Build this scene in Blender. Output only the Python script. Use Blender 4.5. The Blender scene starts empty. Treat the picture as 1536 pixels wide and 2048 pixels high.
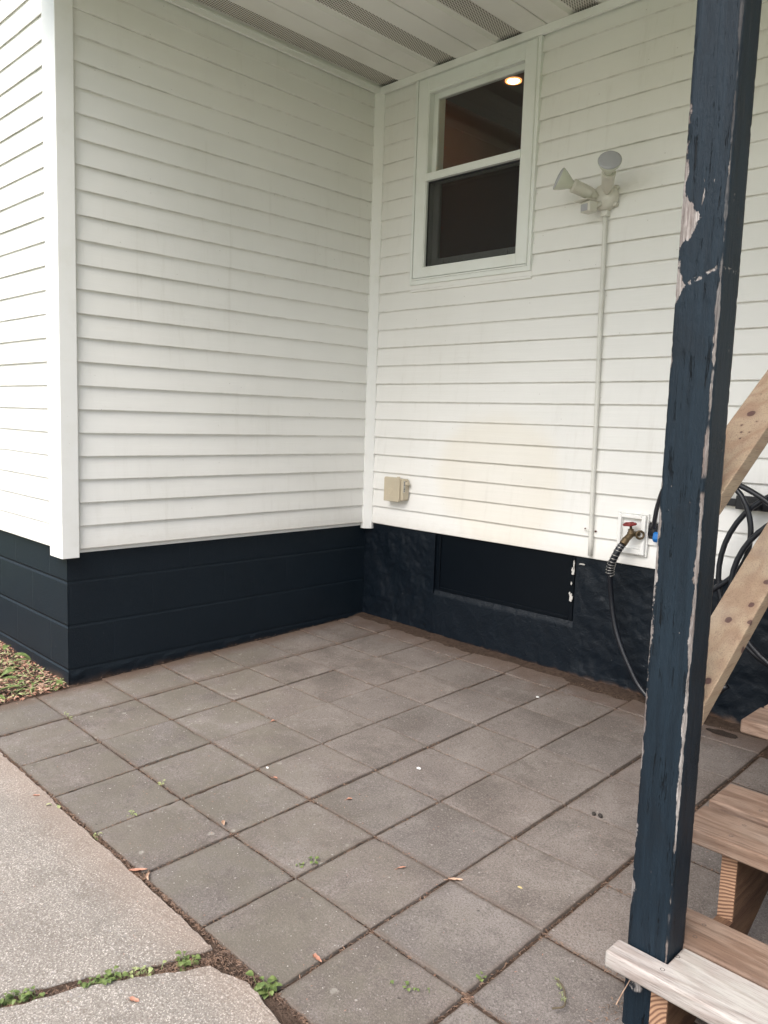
import bpy, bmesh, math, random
from mathutils import Vector, Matrix, noise
from mathutils.geometry import tessellate_polygon
random.seed(7)
R = math.radians
scene = bpy.context.scene
C = scene.collection

# ------------------------------------------------------------------ camera
cd = bpy.data.cameras.new("camera"); cam = bpy.data.objects.new("camera", cd); C.objects.link(cam)
cd.sensor_fit = 'VERTICAL'; cd.sensor_height = 24; cd.lens = 24*1580.6/2048
cd.clip_start = 0.02; cd.clip_end = 300
rr = Vector((0.70903399, 0.70441268, 0.03276545)); uu = Vector((-0.1052831, 0.05980148, 0.99264256)); ff = Vector((-0.69727059, 0.70726696, -0.11656403))
cam.matrix_world = Matrix(((rr.x, uu.x, -ff.x, 3.3549), (rr.y, uu.y, -ff.y, -3.2639), (rr.z, uu.z, -ff.z, 0.6113), (0, 0, 0, 1)))
scene.camera = cam

# ------------------------------------------------------------------ world, sun, exposure
SUN_EL, SUN_AZ = R(52), R(171)      # azimuth clockwise from +y
w = bpy.data.worlds.new("World"); scene.world = w; w.use_nodes = True
nt = w.node_tree; nt.nodes.clear()
sky = nt.nodes.new('ShaderNodeTexSky'); sky.sky_type = 'NISHITA'; sky.sun_disc = False
sky.sun_elevation = SUN_EL; sky.sun_rotation = SUN_AZ; sky.dust_density = 4; sky.air_density = 1.2
hs = nt.nodes.new('ShaderNodeHueSaturation'); hs.inputs['Saturation'].default_value = 0.78
bg = nt.nodes.new('ShaderNodeBackground'); bg.inputs['Strength'].default_value = 0.15
wo = nt.nodes.new('ShaderNodeOutputWorld')
nt.links.new(sky.outputs[0], hs.inputs['Color']); nt.links.new(hs.outputs[0], bg.inputs[0]); nt.links.new(bg.outputs[0], wo.inputs[0])
sd = bpy.data.lights.new("sun", 'SUN'); sd.energy = 1.75; sd.angle = R(50); sd.color = (1.0, 0.985, 0.96)
so = bpy.data.objects.new("sun", sd); C.objects.link(so)
sv = Vector((math.sin(SUN_AZ)*math.cos(SUN_EL), math.cos(SUN_AZ)*math.cos(SUN_EL), math.sin(SUN_EL)))
so.rotation_euler = sv.to_track_quat('Z', 'Y').to_euler(); so.location = sv*20
vs = scene.view_settings; vs.view_transform = 'Standard'; vs.look = 'None'; vs.exposure = 1.0; vs.gamma = 1
scene.render.engine = 'CYCLES'
scene.cycles.max_bounces = 10; scene.cycles.diffuse_bounces = 6; scene.cycles.transparent_max_bounces = 12

# ------------------------------------------------------------------ node helpers
class S:
    def __init__(s, t, o): s.t, s.o = t, o
    def _m(s, op, b=None, c=None, clamp=False):
        n = s.t.nodes.new('ShaderNodeMath'); n.operation = op; n.use_clamp = clamp
        for i, v in enumerate((s, b, c)):
            if v is None: continue
            if isinstance(v, S): s.t.links.new(v.o, n.inputs[i])
            else: n.inputs[i].default_value = v
        return S(s.t, n.outputs[0])
    def __add__(s, b): return s._m('ADD', b)
    def __sub__(s, b): return s._m('SUBTRACT', b)
    def __mul__(s, b): return s._m('MULTIPLY', b)
    def __truediv__(s, b): return s._m('DIVIDE', b)
    def rsub(s, a): return (s*-1.0)+a
    def abs(s): return s._m('ABSOLUTE')
    def max(s, b): return s._m('MAXIMUM', b)
    def min(s, b): return s._m('MINIMUM', b)
    def pow(s, b): return s._m('POWER', b)
    def frac(s): return s._m('FRACT')
    def sin(s): return s._m('SINE')
    def clamp(s): return s._m('ADD', 0.0, clamp=True)
    def ramp(s, a, b, c=0.0, d=1.0):          # smooth map a..b -> c..d
        n = s.t.nodes.new('ShaderNodeMapRange'); n.interpolation_type = 'SMOOTHSTEP'
        s.t.links.new(s.o, n.inputs[0])
        for i, v in zip((1, 2, 3, 4), (a, b, c, d)): n.inputs[i].default_value = v
        return S(s.t, n.outputs[0])
class T:
    def __init__(s, name):
        s.m = bpy.data.materials.new(name); s.m.use_nodes = True; s.t = s.m.node_tree
        s.b = s.t.nodes['Principled BSDF']; s.tc = None
    def n(s, k): return s.t.nodes.new(k)
    def coord(s, scale=(1, 1, 1), rot=(0, 0, 0), src='Object'):
        if s.tc is None: s.tc = s.n('ShaderNodeTexCoord')
        m = s.n('ShaderNodeMapping'); m.inputs['Scale'].default_value = scale; m.inputs['Rotation'].default_value = rot
        s.t.links.new(s.tc.outputs[src], m.inputs['Vector'])
        return m.outputs[0]
    def xyz(s, v=None, src='Object'):
        q = s.n('ShaderNodeSeparateXYZ'); s.t.links.new(v or s.coord(src=src), q.inputs[0])
        return [S(s.t, o) for o in q.outputs]
    def noise(s, scale=5, detail=4, rough=0.55, vec=None, dist=0):
        q = s.n('ShaderNodeTexNoise'); q.inputs['Scale'].default_value = scale; q.inputs['Detail'].default_value = detail
        q.inputs['Roughness'].default_value = rough; q.inputs['Distortion'].default_value = dist
        s.t.links.new(vec or s.coord(), q.inputs['Vector']); return S(s.t, q.outputs['Fac'])
    def vor(s, scale=50, vec=None, feature='F1', out='Distance', rnd=1):
        q = s.n('ShaderNodeTexVoronoi'); q.feature = feature; q.inputs['Scale'].default_value = scale
        q.inputs['Randomness'].default_value = rnd
        s.t.links.new(vec or s.coord(), q.inputs['Vector'])
        return S(s.t, q.outputs[out]) if out != 'Color' else q.outputs[out]
    def rnd(s):
        q = s.n('ShaderNodeObjectInfo'); return S(s.t, q.outputs['Random'])
    def mix(s, f, a, b, mode='MIX'):
        q = s.n('ShaderNodeMix'); q.data_type = 'RGBA'; q.blend_type = mode
        if isinstance(f, S): s.t.links.new(f.o, q.inputs[0])
        else: q.inputs[0].default_value = f
        for i, v in ((6, a), (7, b)):
            if isinstance(v, tuple): q.inputs[i].default_value = (*v, 1) if len(v) == 3 else v
            else: s.t.links.new(v, q.inputs[i])
        return q.outputs[2]
    def gray(s, f):
        q = s.n('ShaderNodeCombineColor')
        for i in range(3): s.t.links.new(f.o, q.inputs[i])
        return q.outputs[0]
    def bump(s, h, dist=0.002, strength=1.0, prev=None):
        q = s.n('ShaderNodeBump'); q.inputs['Distance'].default_value = dist; q.inputs['Strength'].default_value = strength
        s.t.links.new(h.o, q.inputs['Height'])
        if prev: s.t.links.new(prev, q.inputs['Normal'])
        s.t.links.new(q.outputs[0], s.b.inputs['Normal']); return q.outputs[0]
    def set(s, col=None, rough=None, metal=None, spec=None):
        for k, v in (('Base Color', col), ('Roughness', rough), ('Metallic', metal), ('Specular IOR Level', spec)):
            if v is None: continue
            if isinstance(v, S): s.t.links.new(v.o, s.b.inputs[k])
            elif isinstance(v, tuple): s.b.inputs[k].default_value = (*v, 1)
            elif isinstance(v, (int, float)): s.b.inputs[k].default_value = v
            else: s.t.links.new(v, s.b.inputs[k])
        return s.m

# ------------------------------------------------------------------ materials
def m_siding():
    t = T('vinyl_siding'); x, y, z = t.xyz()
    big = t.noise(1.3, 4); fine = t.noise(140, 3, vec=t.coord((0.05, 0.05, 1)))
    col = t.mix(big.ramp(.35, .75), (.845, .838, .812), (.79, .782, .75))
    # tan stain on the wall with the window, round a metre wide
    sx = (x-0.93)/0.46; sz = (z-0.30)/0.40
    r = (sx*sx+sz*sz).pow(.5)+t.noise(2.2, 4)*0.5
    st = r.ramp(1.24, .92)*(r.ramp(.2, 1.1)*.35+.65)*y.ramp(-.10, -.03)
    col = t.mix(st*0.30, col, (.76, .67, .50))
    # faint scuffs
    sc = t.noise(9, 6, .7, t.coord((.25, .25, 1.5))).ramp(.66, .80)
    col = t.mix(sc*0.5, col, (.52, .49, .44))
    speck = t.vor(16).ramp(.045, .02)
    col = t.mix(speck*.55, col, (.30, .27, .23))
    spl = (z+t.noise(24, 5, .7)*.10).ramp(.13, .02)
    col = t.mix(spl*.28, col, (.50, .45, .38))
    stk_ = t.noise(26, 5, .65, t.coord((1, 1, .05))).ramp(.52, .72)*big.ramp(.40, .60)
    col = t.mix(stk_*.16, col, (.50, .47, .41))
    # grime that gathers in a thin irregular line at each butt
    g = (z/0.1016+100.0).frac()
    gl = g.ramp(.06, .0)*t.noise(14, 4, .6, t.coord((1, 1, .2))).ramp(.4, .62)
    col = t.mix(gl*.35, col, (.38, .35, .30))
    t.bump(fine*0.5+t.noise(3, 2)*2.0, .0007)
    return t.set(col, 0.48, spec=.4)
def m_trim(c=(.86, .86, .84), rough=.42):
    t = T('white_trim'); n = t.noise(6, 5, .6)
    sp = t.vor(22).ramp(.05, .02)
    col = t.mix(n.ramp(.45, .8)*.5, c, (c[0]*.86, c[1]*.85, c[2]*.80))
    col = t.mix(sp*.4, col, (.35, .33, .3))
    t.bump(t.noise(30, 3), .0004); return t.set(col, rough)
def m_blocks():
    t = T('painted_block'); x, y, z = t.xyz()
    hz = .2010
    zz = (z+.149)/hz+50.0
    fz = zz.frac(); row = zz._m('FLOOR')
    u = x+y*1.0
    uu_ = (u+2.02)/.402+row*.5+50.0
    fu = uu_.frac()
    dz = (fz.min(fz.rsub(1.0)))*hz; du = (fu.min(fu.rsub(1.0)))*.402
    n = t.noise(30, 4)
    jz = (dz+(n-.5)*.006).ramp(.0035, .0085); ju = (du+(n-.5)*.005).ramp(.002, .006)
    pit = t.noise(230, 5, .75)
    pits = pit.ramp(.62, .45)*.5+t.noise(900, 2)*.3
    soft = y.ramp(-1.7995, -1.8015, .10, 1.0)
    n1 = t.bump(jz.min(ju)*soft, .006, .9)
    n2 = t.bump(pits+t.noise(60, 3)*.5, .0016, .9, n1)
    dirt = (z+.56+t.noise(7, 5)*.10).ramp(.03, -.05)
    c = t.mix(t.noise(5, 5), (.0030, .0080, .0140), (.0048, .0115, .0195))
    c = t.mix(dirt*.6, c, (.16, .095, .06))
    c = t.mix((jz.min(ju)).rsub(1.0)*soft*.45, c, (.020, .032, .044))  # front wall joints lightened: mortar highlights put into the colour
    fl = t.vor(12).ramp(.03, .015)
    c = t.mix(fl*.6, c, (.4, .42, .42))
    return t.set(c, .48, spec=.26)
def m_stucco():
    t = T('painted_stucco'); n = t.noise(14, 6, .6); x, y, z = t.xyz()
    c = t.mix(n, (.0028, .0055, .0095), (.005, .0095, .0155))
    fl = t.vor(26).ramp(.05, .03)*t.noise(5, 2).ramp(.45, .6)
    c = t.mix(fl*.7, c, (.30, .32, .33))
    low = (z+.565+t.noise(16, 5)*.06).ramp(.035, .0)
    c = t.mix(low*.75, c, (.13, .075, .045))
    n1 = t.bump(t.noise(20, 5, .6, dist=.5), .007, .8)
    t.bump(t.noise(160, 4, .6), .0015, .8, n1)
    return t.set(c, .45, spec=.24)
def m_paint(name, c=(.012, .020, .031), rough=.4):
    t = T(name); n = t.noise(20, 5)
    t.bump(n, .001); return t.set(t.mix(n, c, tuple(v*1.25 for v in c)), rough, spec=.16)
def m_post():
    t = T('peeling_blue_paint'); x, y, z = t.xyz(); hw = .044
    str_ = t.noise(60, 6, .7, t.coord((1, 1, .08)))
    strf = t.noise(330, 5, .75, t.coord((1, 1, .06)))
    rag = t.noise(95, 5, .75, t.coord((1, 1, .35)))
    med = t.noise(7, 4, .6, t.coord((1, 1, .5)))
    d = (x.abs().rsub(hw)).max(y.abs().rsub(hw))
    dl = x+hw
    run = t.noise(3.4, 3, .6, t.coord((.2, .2, 1)))
    low = z.ramp(1.1, .5, 0, .0022)
    thr = run.ramp(.48, .60, -.002, .0075)+med.ramp(.5, .7, 0, .005)+low
    edge = (thr-d+(rag-.5)*.014-.0015).ramp(-.0005, .0005)
    def tongue(zc, hz, wd, p=1.0):
        q = ((z-zc)/hz).abs()
        ww = (q.rsub(1.0)).max(0.0).pow(p)*wd
        return (ww-dl+(rag-.5)*.030+(t.noise(30, 5, .7)-.5)*.030-.002).ramp(-.0005, .0006)*q.ramp(1.0, .97)
    up = tongue(1.665, .060, .044).max(tongue(1.545, .035, .026)).max(tongue(1.71, .20, .0085, .25)).max(tongue(.87, .14, .006, .5)).max(tongue(.30, .06, .010)).max(tongue(.42, .05, .007))
    ln = ((z-1.553-x*.42+(t.noise(40, 3)-.5)*.02).abs()).ramp(.005, .002)*t.noise(120, 4).ramp(.50, .56)
    ln2 = t.noise(75, 5, .7, t.coord((1, 1, .14))).ramp(.62, .64)*((z-1.715).abs()).ramp(.045, .03)*((x-.004).abs()).ramp(.024, .016)
    sp = t.vor(80, t.coord((1, 1, .45))).ramp(.11, .08)*t.noise(14, 3).ramp(.62, .66)
    dr = ((x*-1.0)+hw)+((y+hw)*1.0)          # distance round the front right edge
    gate = t.noise(5.5, 4, .65, t.coord((.2, .2, 1))).ramp(.40, .47)
    er = (t.noise(4.0, 3, .6, t.coord((.3, .3, 1))).ramp(.35, .65, .0030, .0085)-dr+(rag-.5)*.010).ramp(-.0005, .0005)*gate*z.ramp(1.75, 1.25, .25, 1.0)
    dlf = (x+hw)+(y+hw)
    el = (t.noise(3.1, 4, .65, t.coord((.3, .3, 1))).ramp(.50, .62, -.002, .011)-dlf+(rag-.5)*.014).ramp(-.0005, .0005)*z.ramp(1.0, .7)
    kf = ((((x+.018)*(x+.018)+(z-.105)*(z-.105)).pow(.5))+(rag-.5)*.022).ramp(.018, .014)*rag.ramp(.42, .52)*y.ramp(-.040, -.043)
    pe = edge.max(up).max(er).max(el).max(kf).max(ln*.9).max(ln2).max(sp)
    wood = t.mix(strf.ramp(.35, .65), (.15, .13, .12), (.44, .41, .395))
    wood = t.mix(t.noise(18, 5, .7, t.coord((1, 1, .15))).ramp(.42, .7), wood, (.13, .10, .09))
    paint = t.mix(str_.ramp(.3, .7), (.0045, .0105, .0175), (.0085, .0180, .0285))
    paint = t.mix(t.noise(11, 5).ramp(.52, .72)*.6, paint, (.006, .010, .015))
    crack = t.noise(85, 6, .8, t.coord((1, 1, .07))).ramp(.585, .63)*t.noise(9, 3).ramp(.42, .56)
    paint = t.mix(crack*.8, paint, (.003, .004, .006))
    col = t.mix(pe, paint, wood)
    kn = t.vor(4.2, t.coord((1, 1, .4))).ramp(.075, .0)
    n1 = t.bump(pe.rsub(1.0), .0016, 1.0)
    n2 = t.bump(str_*.9+strf*.7+t.noise(45, 5, .7)*.5-crack*1.6+kn*t.noise(150, 5, .8)*3.0, .0030, 1.0, n1)
    return t.set(col, (pe*.3)+.55, spec=.27)
def m_paver():
    t = T('concrete_paver'); x, y, z = t.xyz(); r = t.rnd()
    q = t.n('ShaderNodeCombineXYZ'); t.t.links.new((r*37.0).o, q.inputs[0]); t.t.links.new((r*91.0).o, q.inputs[1])
    va = t.n('ShaderNodeVectorMath'); va.operation = 'ADD'
    if t.tc is None: t.coord()
    t.t.links.new(t.tc.outputs['Object'], va.inputs[0]); t.t.links.new(q.outputs[0], va.inputs[1]); v = va.outputs[0]
    gx, gy, gz = [S(t.t, o) for o in t.n('ShaderNodeSeparateXYZ').outputs]
    geo = t.n('ShaderNodeNewGeometry'); t.t.links.new(geo.outputs['Position'], gx.o.node.inputs[0])
    mott = t.noise(5, 6, .65, v); fine = t.noise(180, 4, .7, v); mid = t.noise(38, 5, .7, v)
    base = t.mix(mott.ramp(.3, .7), (.138, .115, .103), (.196, .166, .150))
    base = t.mix(r.ramp(.15, .9)*.55, base, (.132, .119, .112))
    base = t.mix((r*7.3).frac().ramp(.45, 1)*.5, base, (.190, .162, .143))
    big = t.noise(2.1, 5, .65, v)
    base = t.mix(big.ramp(.50, .62)*.55, base, (.088, .072, .062)); base = t.mix(big.ramp(.48, .34)*.6, base, (.235, .208, .192))
    bl2 = t.noise(3.4, 6, .75, v, dist=.8); base = t.mix(bl2.ramp(.54, .60)*.35, base, (.082, .070, .060)); base = t.mix(bl2.ramp(.44, .38)*.30, base, (.26, .235, .215))
    base = t.mix(fine.ramp(.52, .62)*.68, base, (.085, .072, .066))
    base = t.mix(fine.ramp(.46, .36)*.5, base, (.29, .262, .245))
    g2 = t.noise(520, 2, .6, v)
    base = t.mix(g2.ramp(.55, .63)*.55, base, (.07, .06, .055)); base = t.mix(g2.ramp(.42, .33)*.35, base, (.33, .30, .28))
    # green grey algae on the exposed slabs out in front
    expo = (gy*-1.0-gx*.55+mott*1.2).ramp(1.0, 1.7)
    base = t.mix(expo*t.noise(6, 5, .7, v).ramp(.34, .60)*.6, base, (.136, .122, .096))
    # exposed small stones
    st = t.vor(95, v).ramp(.20, .12)*t.noise(60, 2, vec=v).ramp(.50, .60)
    scol = t.mix(t.noise(33, 1, vec=v).ramp(.4, .6), (.13, .12, .115), (.50, .47, .43))
    base = t.mix(st*(expo*.8+.2), base, scol)
    # damp dark blotches and rusty dirt near the edges
    bl = t.noise(9, 5, .6, v).ramp(.60, .74)
    base = t.mix(bl*.55, base, (.085, .070, .060))
    ed = (x.abs().max(y.abs())+(mid-.5)*.022).ramp(.132, .150)
    base = t.mix(ed*.6, base, (.105, .078, .062))
    # small pale chips and dark pits
    ch = (t.vor(34, v)+(t.noise(120, 3, .7, v)-.5)*.35).ramp(.12, .07)*t.noise(16, 2, vec=v).ramp(.48, .58)
    base = t.mix(ch*.55, base, (.40, .37, .345))
    dk = (t.vor(27, v)+(t.noise(140, 3, .7, v)-.5)*.35).ramp(.10, .06)*t.noise(11, 2, vec=v).ramp(.50, .60)
    base = t.mix(dk*.65, base, (.05, .042, .038))
    # lichen spots
    li = (t.vor(13, v)+(t.noise(55, 4, .7, v)-.5)*.30).ramp(.14, .08)*t.noise(7, 3, vec=v).ramp(.48, .60)*expo
    base = t.mix(li*.4, base, (.40, .385, .34))
    # reddish dirt beside the house, widened to put back-floor shade into the colour
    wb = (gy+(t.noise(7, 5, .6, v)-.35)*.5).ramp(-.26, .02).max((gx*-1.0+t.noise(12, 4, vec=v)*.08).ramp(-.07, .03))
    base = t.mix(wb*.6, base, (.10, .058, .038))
    n1 = t.bump(mid*1.2+mott, .0022, .8)
    pit = t.vor(120, v).ramp(.13, .05)*t.noise(45, 2, vec=v).ramp(.5, .58)
    t.bump(fine*.9-pit*1.4+st*.8-dk*1.0+ch*.6+g2*.5, .0019, 1.0, n1)
    return t.set(base, .84, spec=.35)
def m_slab():
    t = T('aggregate_concrete'); v = t.coord()
    mott = t.noise(2.6, 5, .6); fine = t.noise(210, 4, .75)
    c = t.mix(mott.ramp(.3, .7), (.205, .184, .162), (.275, .250, .222))
    c = t.mix(fine.ramp(.51, .60)*.85, c, (.15, .125, .108))
    c = t.mix(fine.ramp(.45, .37)*.75, c, (.60, .55, .51))
    for sc, th, cc in ((95, .56, (.22, .21, .215)), (150, .50, (.60, .55, .48)), (62, .63, (.30, .235, .205)), (190, .52, (.16, .15, .15))):
        a = t.vor(sc, t.coord(rot=(0, 0, sc))).ramp(.26, .18)*t.noise(sc*.55, 1, vec=t.coord(rot=(0, 0, sc*2))).ramp(th, th+.05)
        c = t.mix(a*.75, c, cc)
    x, y, z = t.xyz()
    c = t.mix(t.noise(1.1, 6, .7).ramp(.48, .64)*.45, c, (.155, .138, .122))
    c = t.mix(t.noise(7, 6, .75).ramp(.54, .66)*.40, c, (.135, .118, .102))
    e = (y+t.noise(14, 5)*.07).ramp(-2.40, -2.22)
    c = t.mix(e*.5, c, (.26, .19, .15))
    n1 = t.bump(t.noise(60, 4, .65), .002, .6)
    t.bump(fine+t.vor(110)*.6, .0016, .9, n1)
    return t.set(c, .86, spec=.3)
def m_soil(name='soil', a=(.045, .030, .023), b=(.10, .070, .053)):
    t = T(name); n = t.noise(60, 6, .7); k = t.noise(8, 4)
    c = t.mix(n.ramp(.3, .7), a, b); c = t.mix(k.ramp(.5, .7)*.5, c, (.05, .036, .028))
    t.bump(n+t.noise(220, 3), .006, 1); return t.set(c, .95, spec=.1)
def m_wood(name, a, b, dark, axis, gray=0.0, knots=None, scale=1.0):
    """axis: 0/1/2 = board direction; grain is stretched along it"""
    t = T(name)
    s1 = [1, 1, 1]; s1[axis] = .045; s2 = [1, 1, 1]; s2[axis] = .11
    vec = t.coord(tuple(s2)); wn = t.noise(5*scale, 3, .5, vec)
    ring = ((wn*(150.0 if axis == 0 else 60.0)).sin()*.5+.5)
    fib = t.noise(420, 4, .7, t.coord(tuple(s1))); st = t.noise(28, 5, .6, t.coord(tuple(s1)))
    c = t.mix(ring.pow(2.0)*.75, a, b)
    c = t.mix(st.ramp(.4, .72)*.55, c, dark)
    c = t.mix(fib.ramp(.48, .66)*.5, c, tuple(v*.6 for v in dark))
    if knots:
        x, y, z = t.xyz(); wob = (t.noise(70, 3)-.5)*.010
        for (kx, ky, kz, r) in knots:
            dx, dy, dz = (x-kx), (y-ky)*.75, (z-kz)*.75
            q = (dx*dx+dy*dy+dz*dz).pow(.5)+wob*.6
            c = t.mix(q.ramp(r*2.6, r*.9)*.45, c, dark)
            c = t.mix(q.ramp(r, r*.75)*.92, c, (.075, .038, .035))
    nail = t.vor(9, t.coord()).ramp(.035, .02)
    c = t.mix(nail*.8, c, (.05, .045, .045))
    c = t.mix(t.noise(6, 5).ramp(.45, .7)*gray, c, (.42, .42, .38))
    t.bump(ring*.7+fib+st*.8, .0011, .9)
    return t.set(c, .72, spec=.3)
def m_endgrain():
    t = T('end_grain'); x, y, z = t.xyz()
    rr_ = ((x-2.79)*(x-2.79)+(z+.62)*(z+.62)).pow(.5)+(t.noise(9, 2)-.5)*.02
    ring = ((rr_*780.0).sin()*.5+.5).pow(1.6)
    c = t.mix(ring, (.42, .25, .15), (.13, .06, .035))
    c = t.mix(t.noise(90, 4)*.4, c, (.22, .13, .09))
    t.bump(ring, .0008); return t.set(c, .8)
def m_soffit():
    t = T('soffit_vinyl'); n = t.noise(3, 5)
    c = t.mix(n.ramp(.4, .7)*.6, (.80, .79, .76), (.72, .70, .66)); t.bump(t.noise(40, 3), .0004)
    return t.set(c, .5)
def m_vent():
    t = T('perforated_vinyl'); x, y, z = t.xyz()
    px_ = .0118; ry = y/px_+200.0; row = ry._m('FLOOR')
    fx = (x/px_+row*.5+200.0).frac()-.5; fy = ry.frac()-.5
    h = (fx*fx+fy*fy).pow(.5).ramp(.37, .31)
    c = t.mix(h, (.72, .69, .64), (.02, .015, .012)); t.bump(h.rsub(1.0), .002, .8)
    return t.set(c, .5)
def m_simple(name, c, rough=.5, metal=0, var=.15, bscale=60, bd=.0006, spec=.5):
    t = T(name); n = t.noise(bscale, 4)
    t.bump(n, bd); return t.set(t.mix(t.noise(9, 4), tuple(v*(1-var) for v in c), tuple(min(1, v*(1+var)) for v in c)), rough, metal, spec)
def m_emit(name, c, s):
    t = T(name); t.b.inputs['Emission Color'].default_value = (*c, 1); t.b.inputs['Emission Strength'].default_value = s
    t.b.inputs['Base Color'].default_value = (*c, 1); return t.m
def m_glass():
    t = T('window_glass'); nt = t.t
    nt.nodes.remove(t.b); out = nt.nodes['Material Output']
    geo = t.n('ShaderNodeNewGeometry'); dp = t.n('ShaderNodeVectorMath'); dp.operation = 'DOT_PRODUCT'
    nt.links.new(geo.outputs['Normal'], dp.inputs[0]); nt.links.new(geo.outputs['Incoming'], dp.inputs[1])
    co = S(nt, dp.outputs['Value']).abs()
    tr = t.n('ShaderNodeBsdfTransparent'); tr.inputs[0].default_value = (.80, .82, .80, 1)
    gl = t.n('ShaderNodeBsdfGlossy'); gl.inputs['Roughness'].default_value = .02; gl.inputs[0].default_value = (1, 1, 1, 1)
    mx = t.n('ShaderNodeMixShader'); f = co.rsub(1.0).pow(5.0)*.9+.085
    nt.links.new(f.clamp().o, mx.inputs[0]); nt.links.new(tr.outputs[0], mx.inputs[1]); nt.links.new(gl.outputs[0], mx.inputs[2])
    nt.links.new(mx.outputs[0], out.inputs[0]); return t.m
def m_screen():
    t = T('insect_screen_mesh'); nt = t.t; out = nt.nodes['Material Output']
    tr = t.n('ShaderNodeBsdfTransparent'); mx = t.n('ShaderNodeMixShader')
    x, y, z = t.xyz()
    a = ((x*620.0).frac()-.5).abs().ramp(.28, .34).max(((z*620.0).frac()-.5).abs().ramp(.28, .34))
    t.set((.008, .008, .008), .7)
    nt.links.new((a*.35+.50).o, mx.inputs[0]); nt.links.new(tr.outputs[0], mx.inputs[1]); nt.links.new(t.b.outputs[0], mx.inputs[2])
    nt.links.new(mx.outputs[0], out.inputs[0]); return t.m
def m_leaf(name, a, b):
    t = T(name); r = t.rnd(); n = t.noise(70, 3)
    t.bump(n, .0008); t.b.inputs['Subsurface Weight'].default_value = 0
    return t.set(t.mix(n.ramp(.3, .7), a, b), .6)
KNL = ((2.686, -1.465, .186, .0085), (2.715, -1.413, .218, .007), (2.731, -1.459, .190, .0065), (2.715, -1.626, .085, .008), (2.72, -1.341, .264, .008), (2.733, -1.493, .132, .007), (2.69, -1.15, .383, .009))
KNU = ((2.680, -1.419, .651, .0105), (2.678, -1.461, .624, .003), (2.687, -1.486, .609, .003), (2.694, -1.508, .595, .0025), (2.704, -1.485, .610, .0025), (2.704, -1.447, .633, .0025), (2.70, -1.2, .788, .009))
M = dict(siding=m_siding(), trim=m_trim(), wtrim=m_trim((.82, .84, .81)), block=m_blocks(), stucco=m_stucco(), panel=m_paint('dark_panel_paint', (.0022, .0040, .0065), .36),
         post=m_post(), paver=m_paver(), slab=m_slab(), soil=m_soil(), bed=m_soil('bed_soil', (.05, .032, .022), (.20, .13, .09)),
         tread=m_wood('tread_wood', (.25, .172, .128), (.155, .095, .066), (.11, .068, .05), 0, .10),
         tread_pale=m_wood('pale_tread_wood', (.40, .365, .342), (.275, .23, .207), (.20, .16, .142), 0, .45, None, .8),
         rail=m_wood('rail_wood', (.33, .25, .172), (.265, .18, .12), (.22, .14, .10), 1, .12, KNL, 1.0),
         rail_up=m_wood('upper_rail_wood', (.33, .25, .172), (.265, .172, .115), (.22, .14, .10), 1, .10, KNU, 1.0),
         stringer=m_wood('stringer_wood', (.15, .085, .05), (.09, .045, .028), (.05, .028, .02), 1, 0),
         endg=m_endgrain(), soffit=m_soffit(), vent=m_vent(), glass=m_glass(), screen=m_screen(),
         tan=m_simple('tan_plastic', (.52, .455, .34), .5), fixture=m_simple('painted_fixture', (.62, .60, .53), .5),
         lens=m_simple('frosted_lens', (.40, .40, .42), .25), bulb=m_simple('bulb_glass', (.60, .62, .52), .22),
         conduit=m_simple('painted_conduit', (.70, .69, .64), .42), brass=m_simple('old_brass', (.14, .10, .055), .5, .7),
         red=m_simple('red_enamel', (.22, .02, .018), .35), steel=m_simple('spring_steel', (.45, .44, .42), .35, .9),
         rubber=m_simple('black_rubber', (.008, .010, .015), .38), screw=m_simple('old_screw', (.06, .05, .048), .5, .5),
         black=m_simple('black_metal', (.012, .013, .018), .4),
         blue=m_simple('blue_plastic', (.01, .16, .50), .4), dark=m_simple('dark_gap', (.01, .01, .01), .9),
         brown=m_simple('brown_interior_wall', (.34, .13, .075), .8), idark=m_simple('dark_interior', (.05, .035, .03), .8),
         iceil=m_simple('interior_ceiling', (.12, .07, .05), .8), glow=m_emit('lamp_glow', (1, .80, .50), 22), ring=m_emit('lamp_ring', (1, .38, .12), 1.0),
         green=m_leaf('weed_leaf', (.07, .11, .028), (.155, .20, .06)), green2=m_leaf('pale_weed_leaf', (.20, .25, .09), (.32, .34, .16)),
         dry=m_leaf('dry_leaf_litter', (.32, .19, .125), (.48, .33, .24)), dry2=m_leaf('red_dry_leaf', (.28, .12, .075), (.42, .22, .15)),
         needle=m_leaf('needle_litter', (.085, .052, .036), (.22, .135, .09)), pale=m_simple('pale_flake', (.55, .53, .50), .7),
         white=m_simple('white_chip', (.75, .75, .74), .7), lawn=m_leaf('lawn_grass', (.07, .11, .035), (.12, .16, .06)),
         roof=m_simple('roof_shingle', (.06, .055, .05), .9), sticker=m_simple('paper_label', (.75, .74, .70), .6), ink=m_simple('label_ink', (.05, .05, .05), .6),
         bark=m_simple('dead_twig', (.09, .07, .045), .9), moss=m_leaf('moss', (.12, .14, .06), (.20, .21, .11)))

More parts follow.
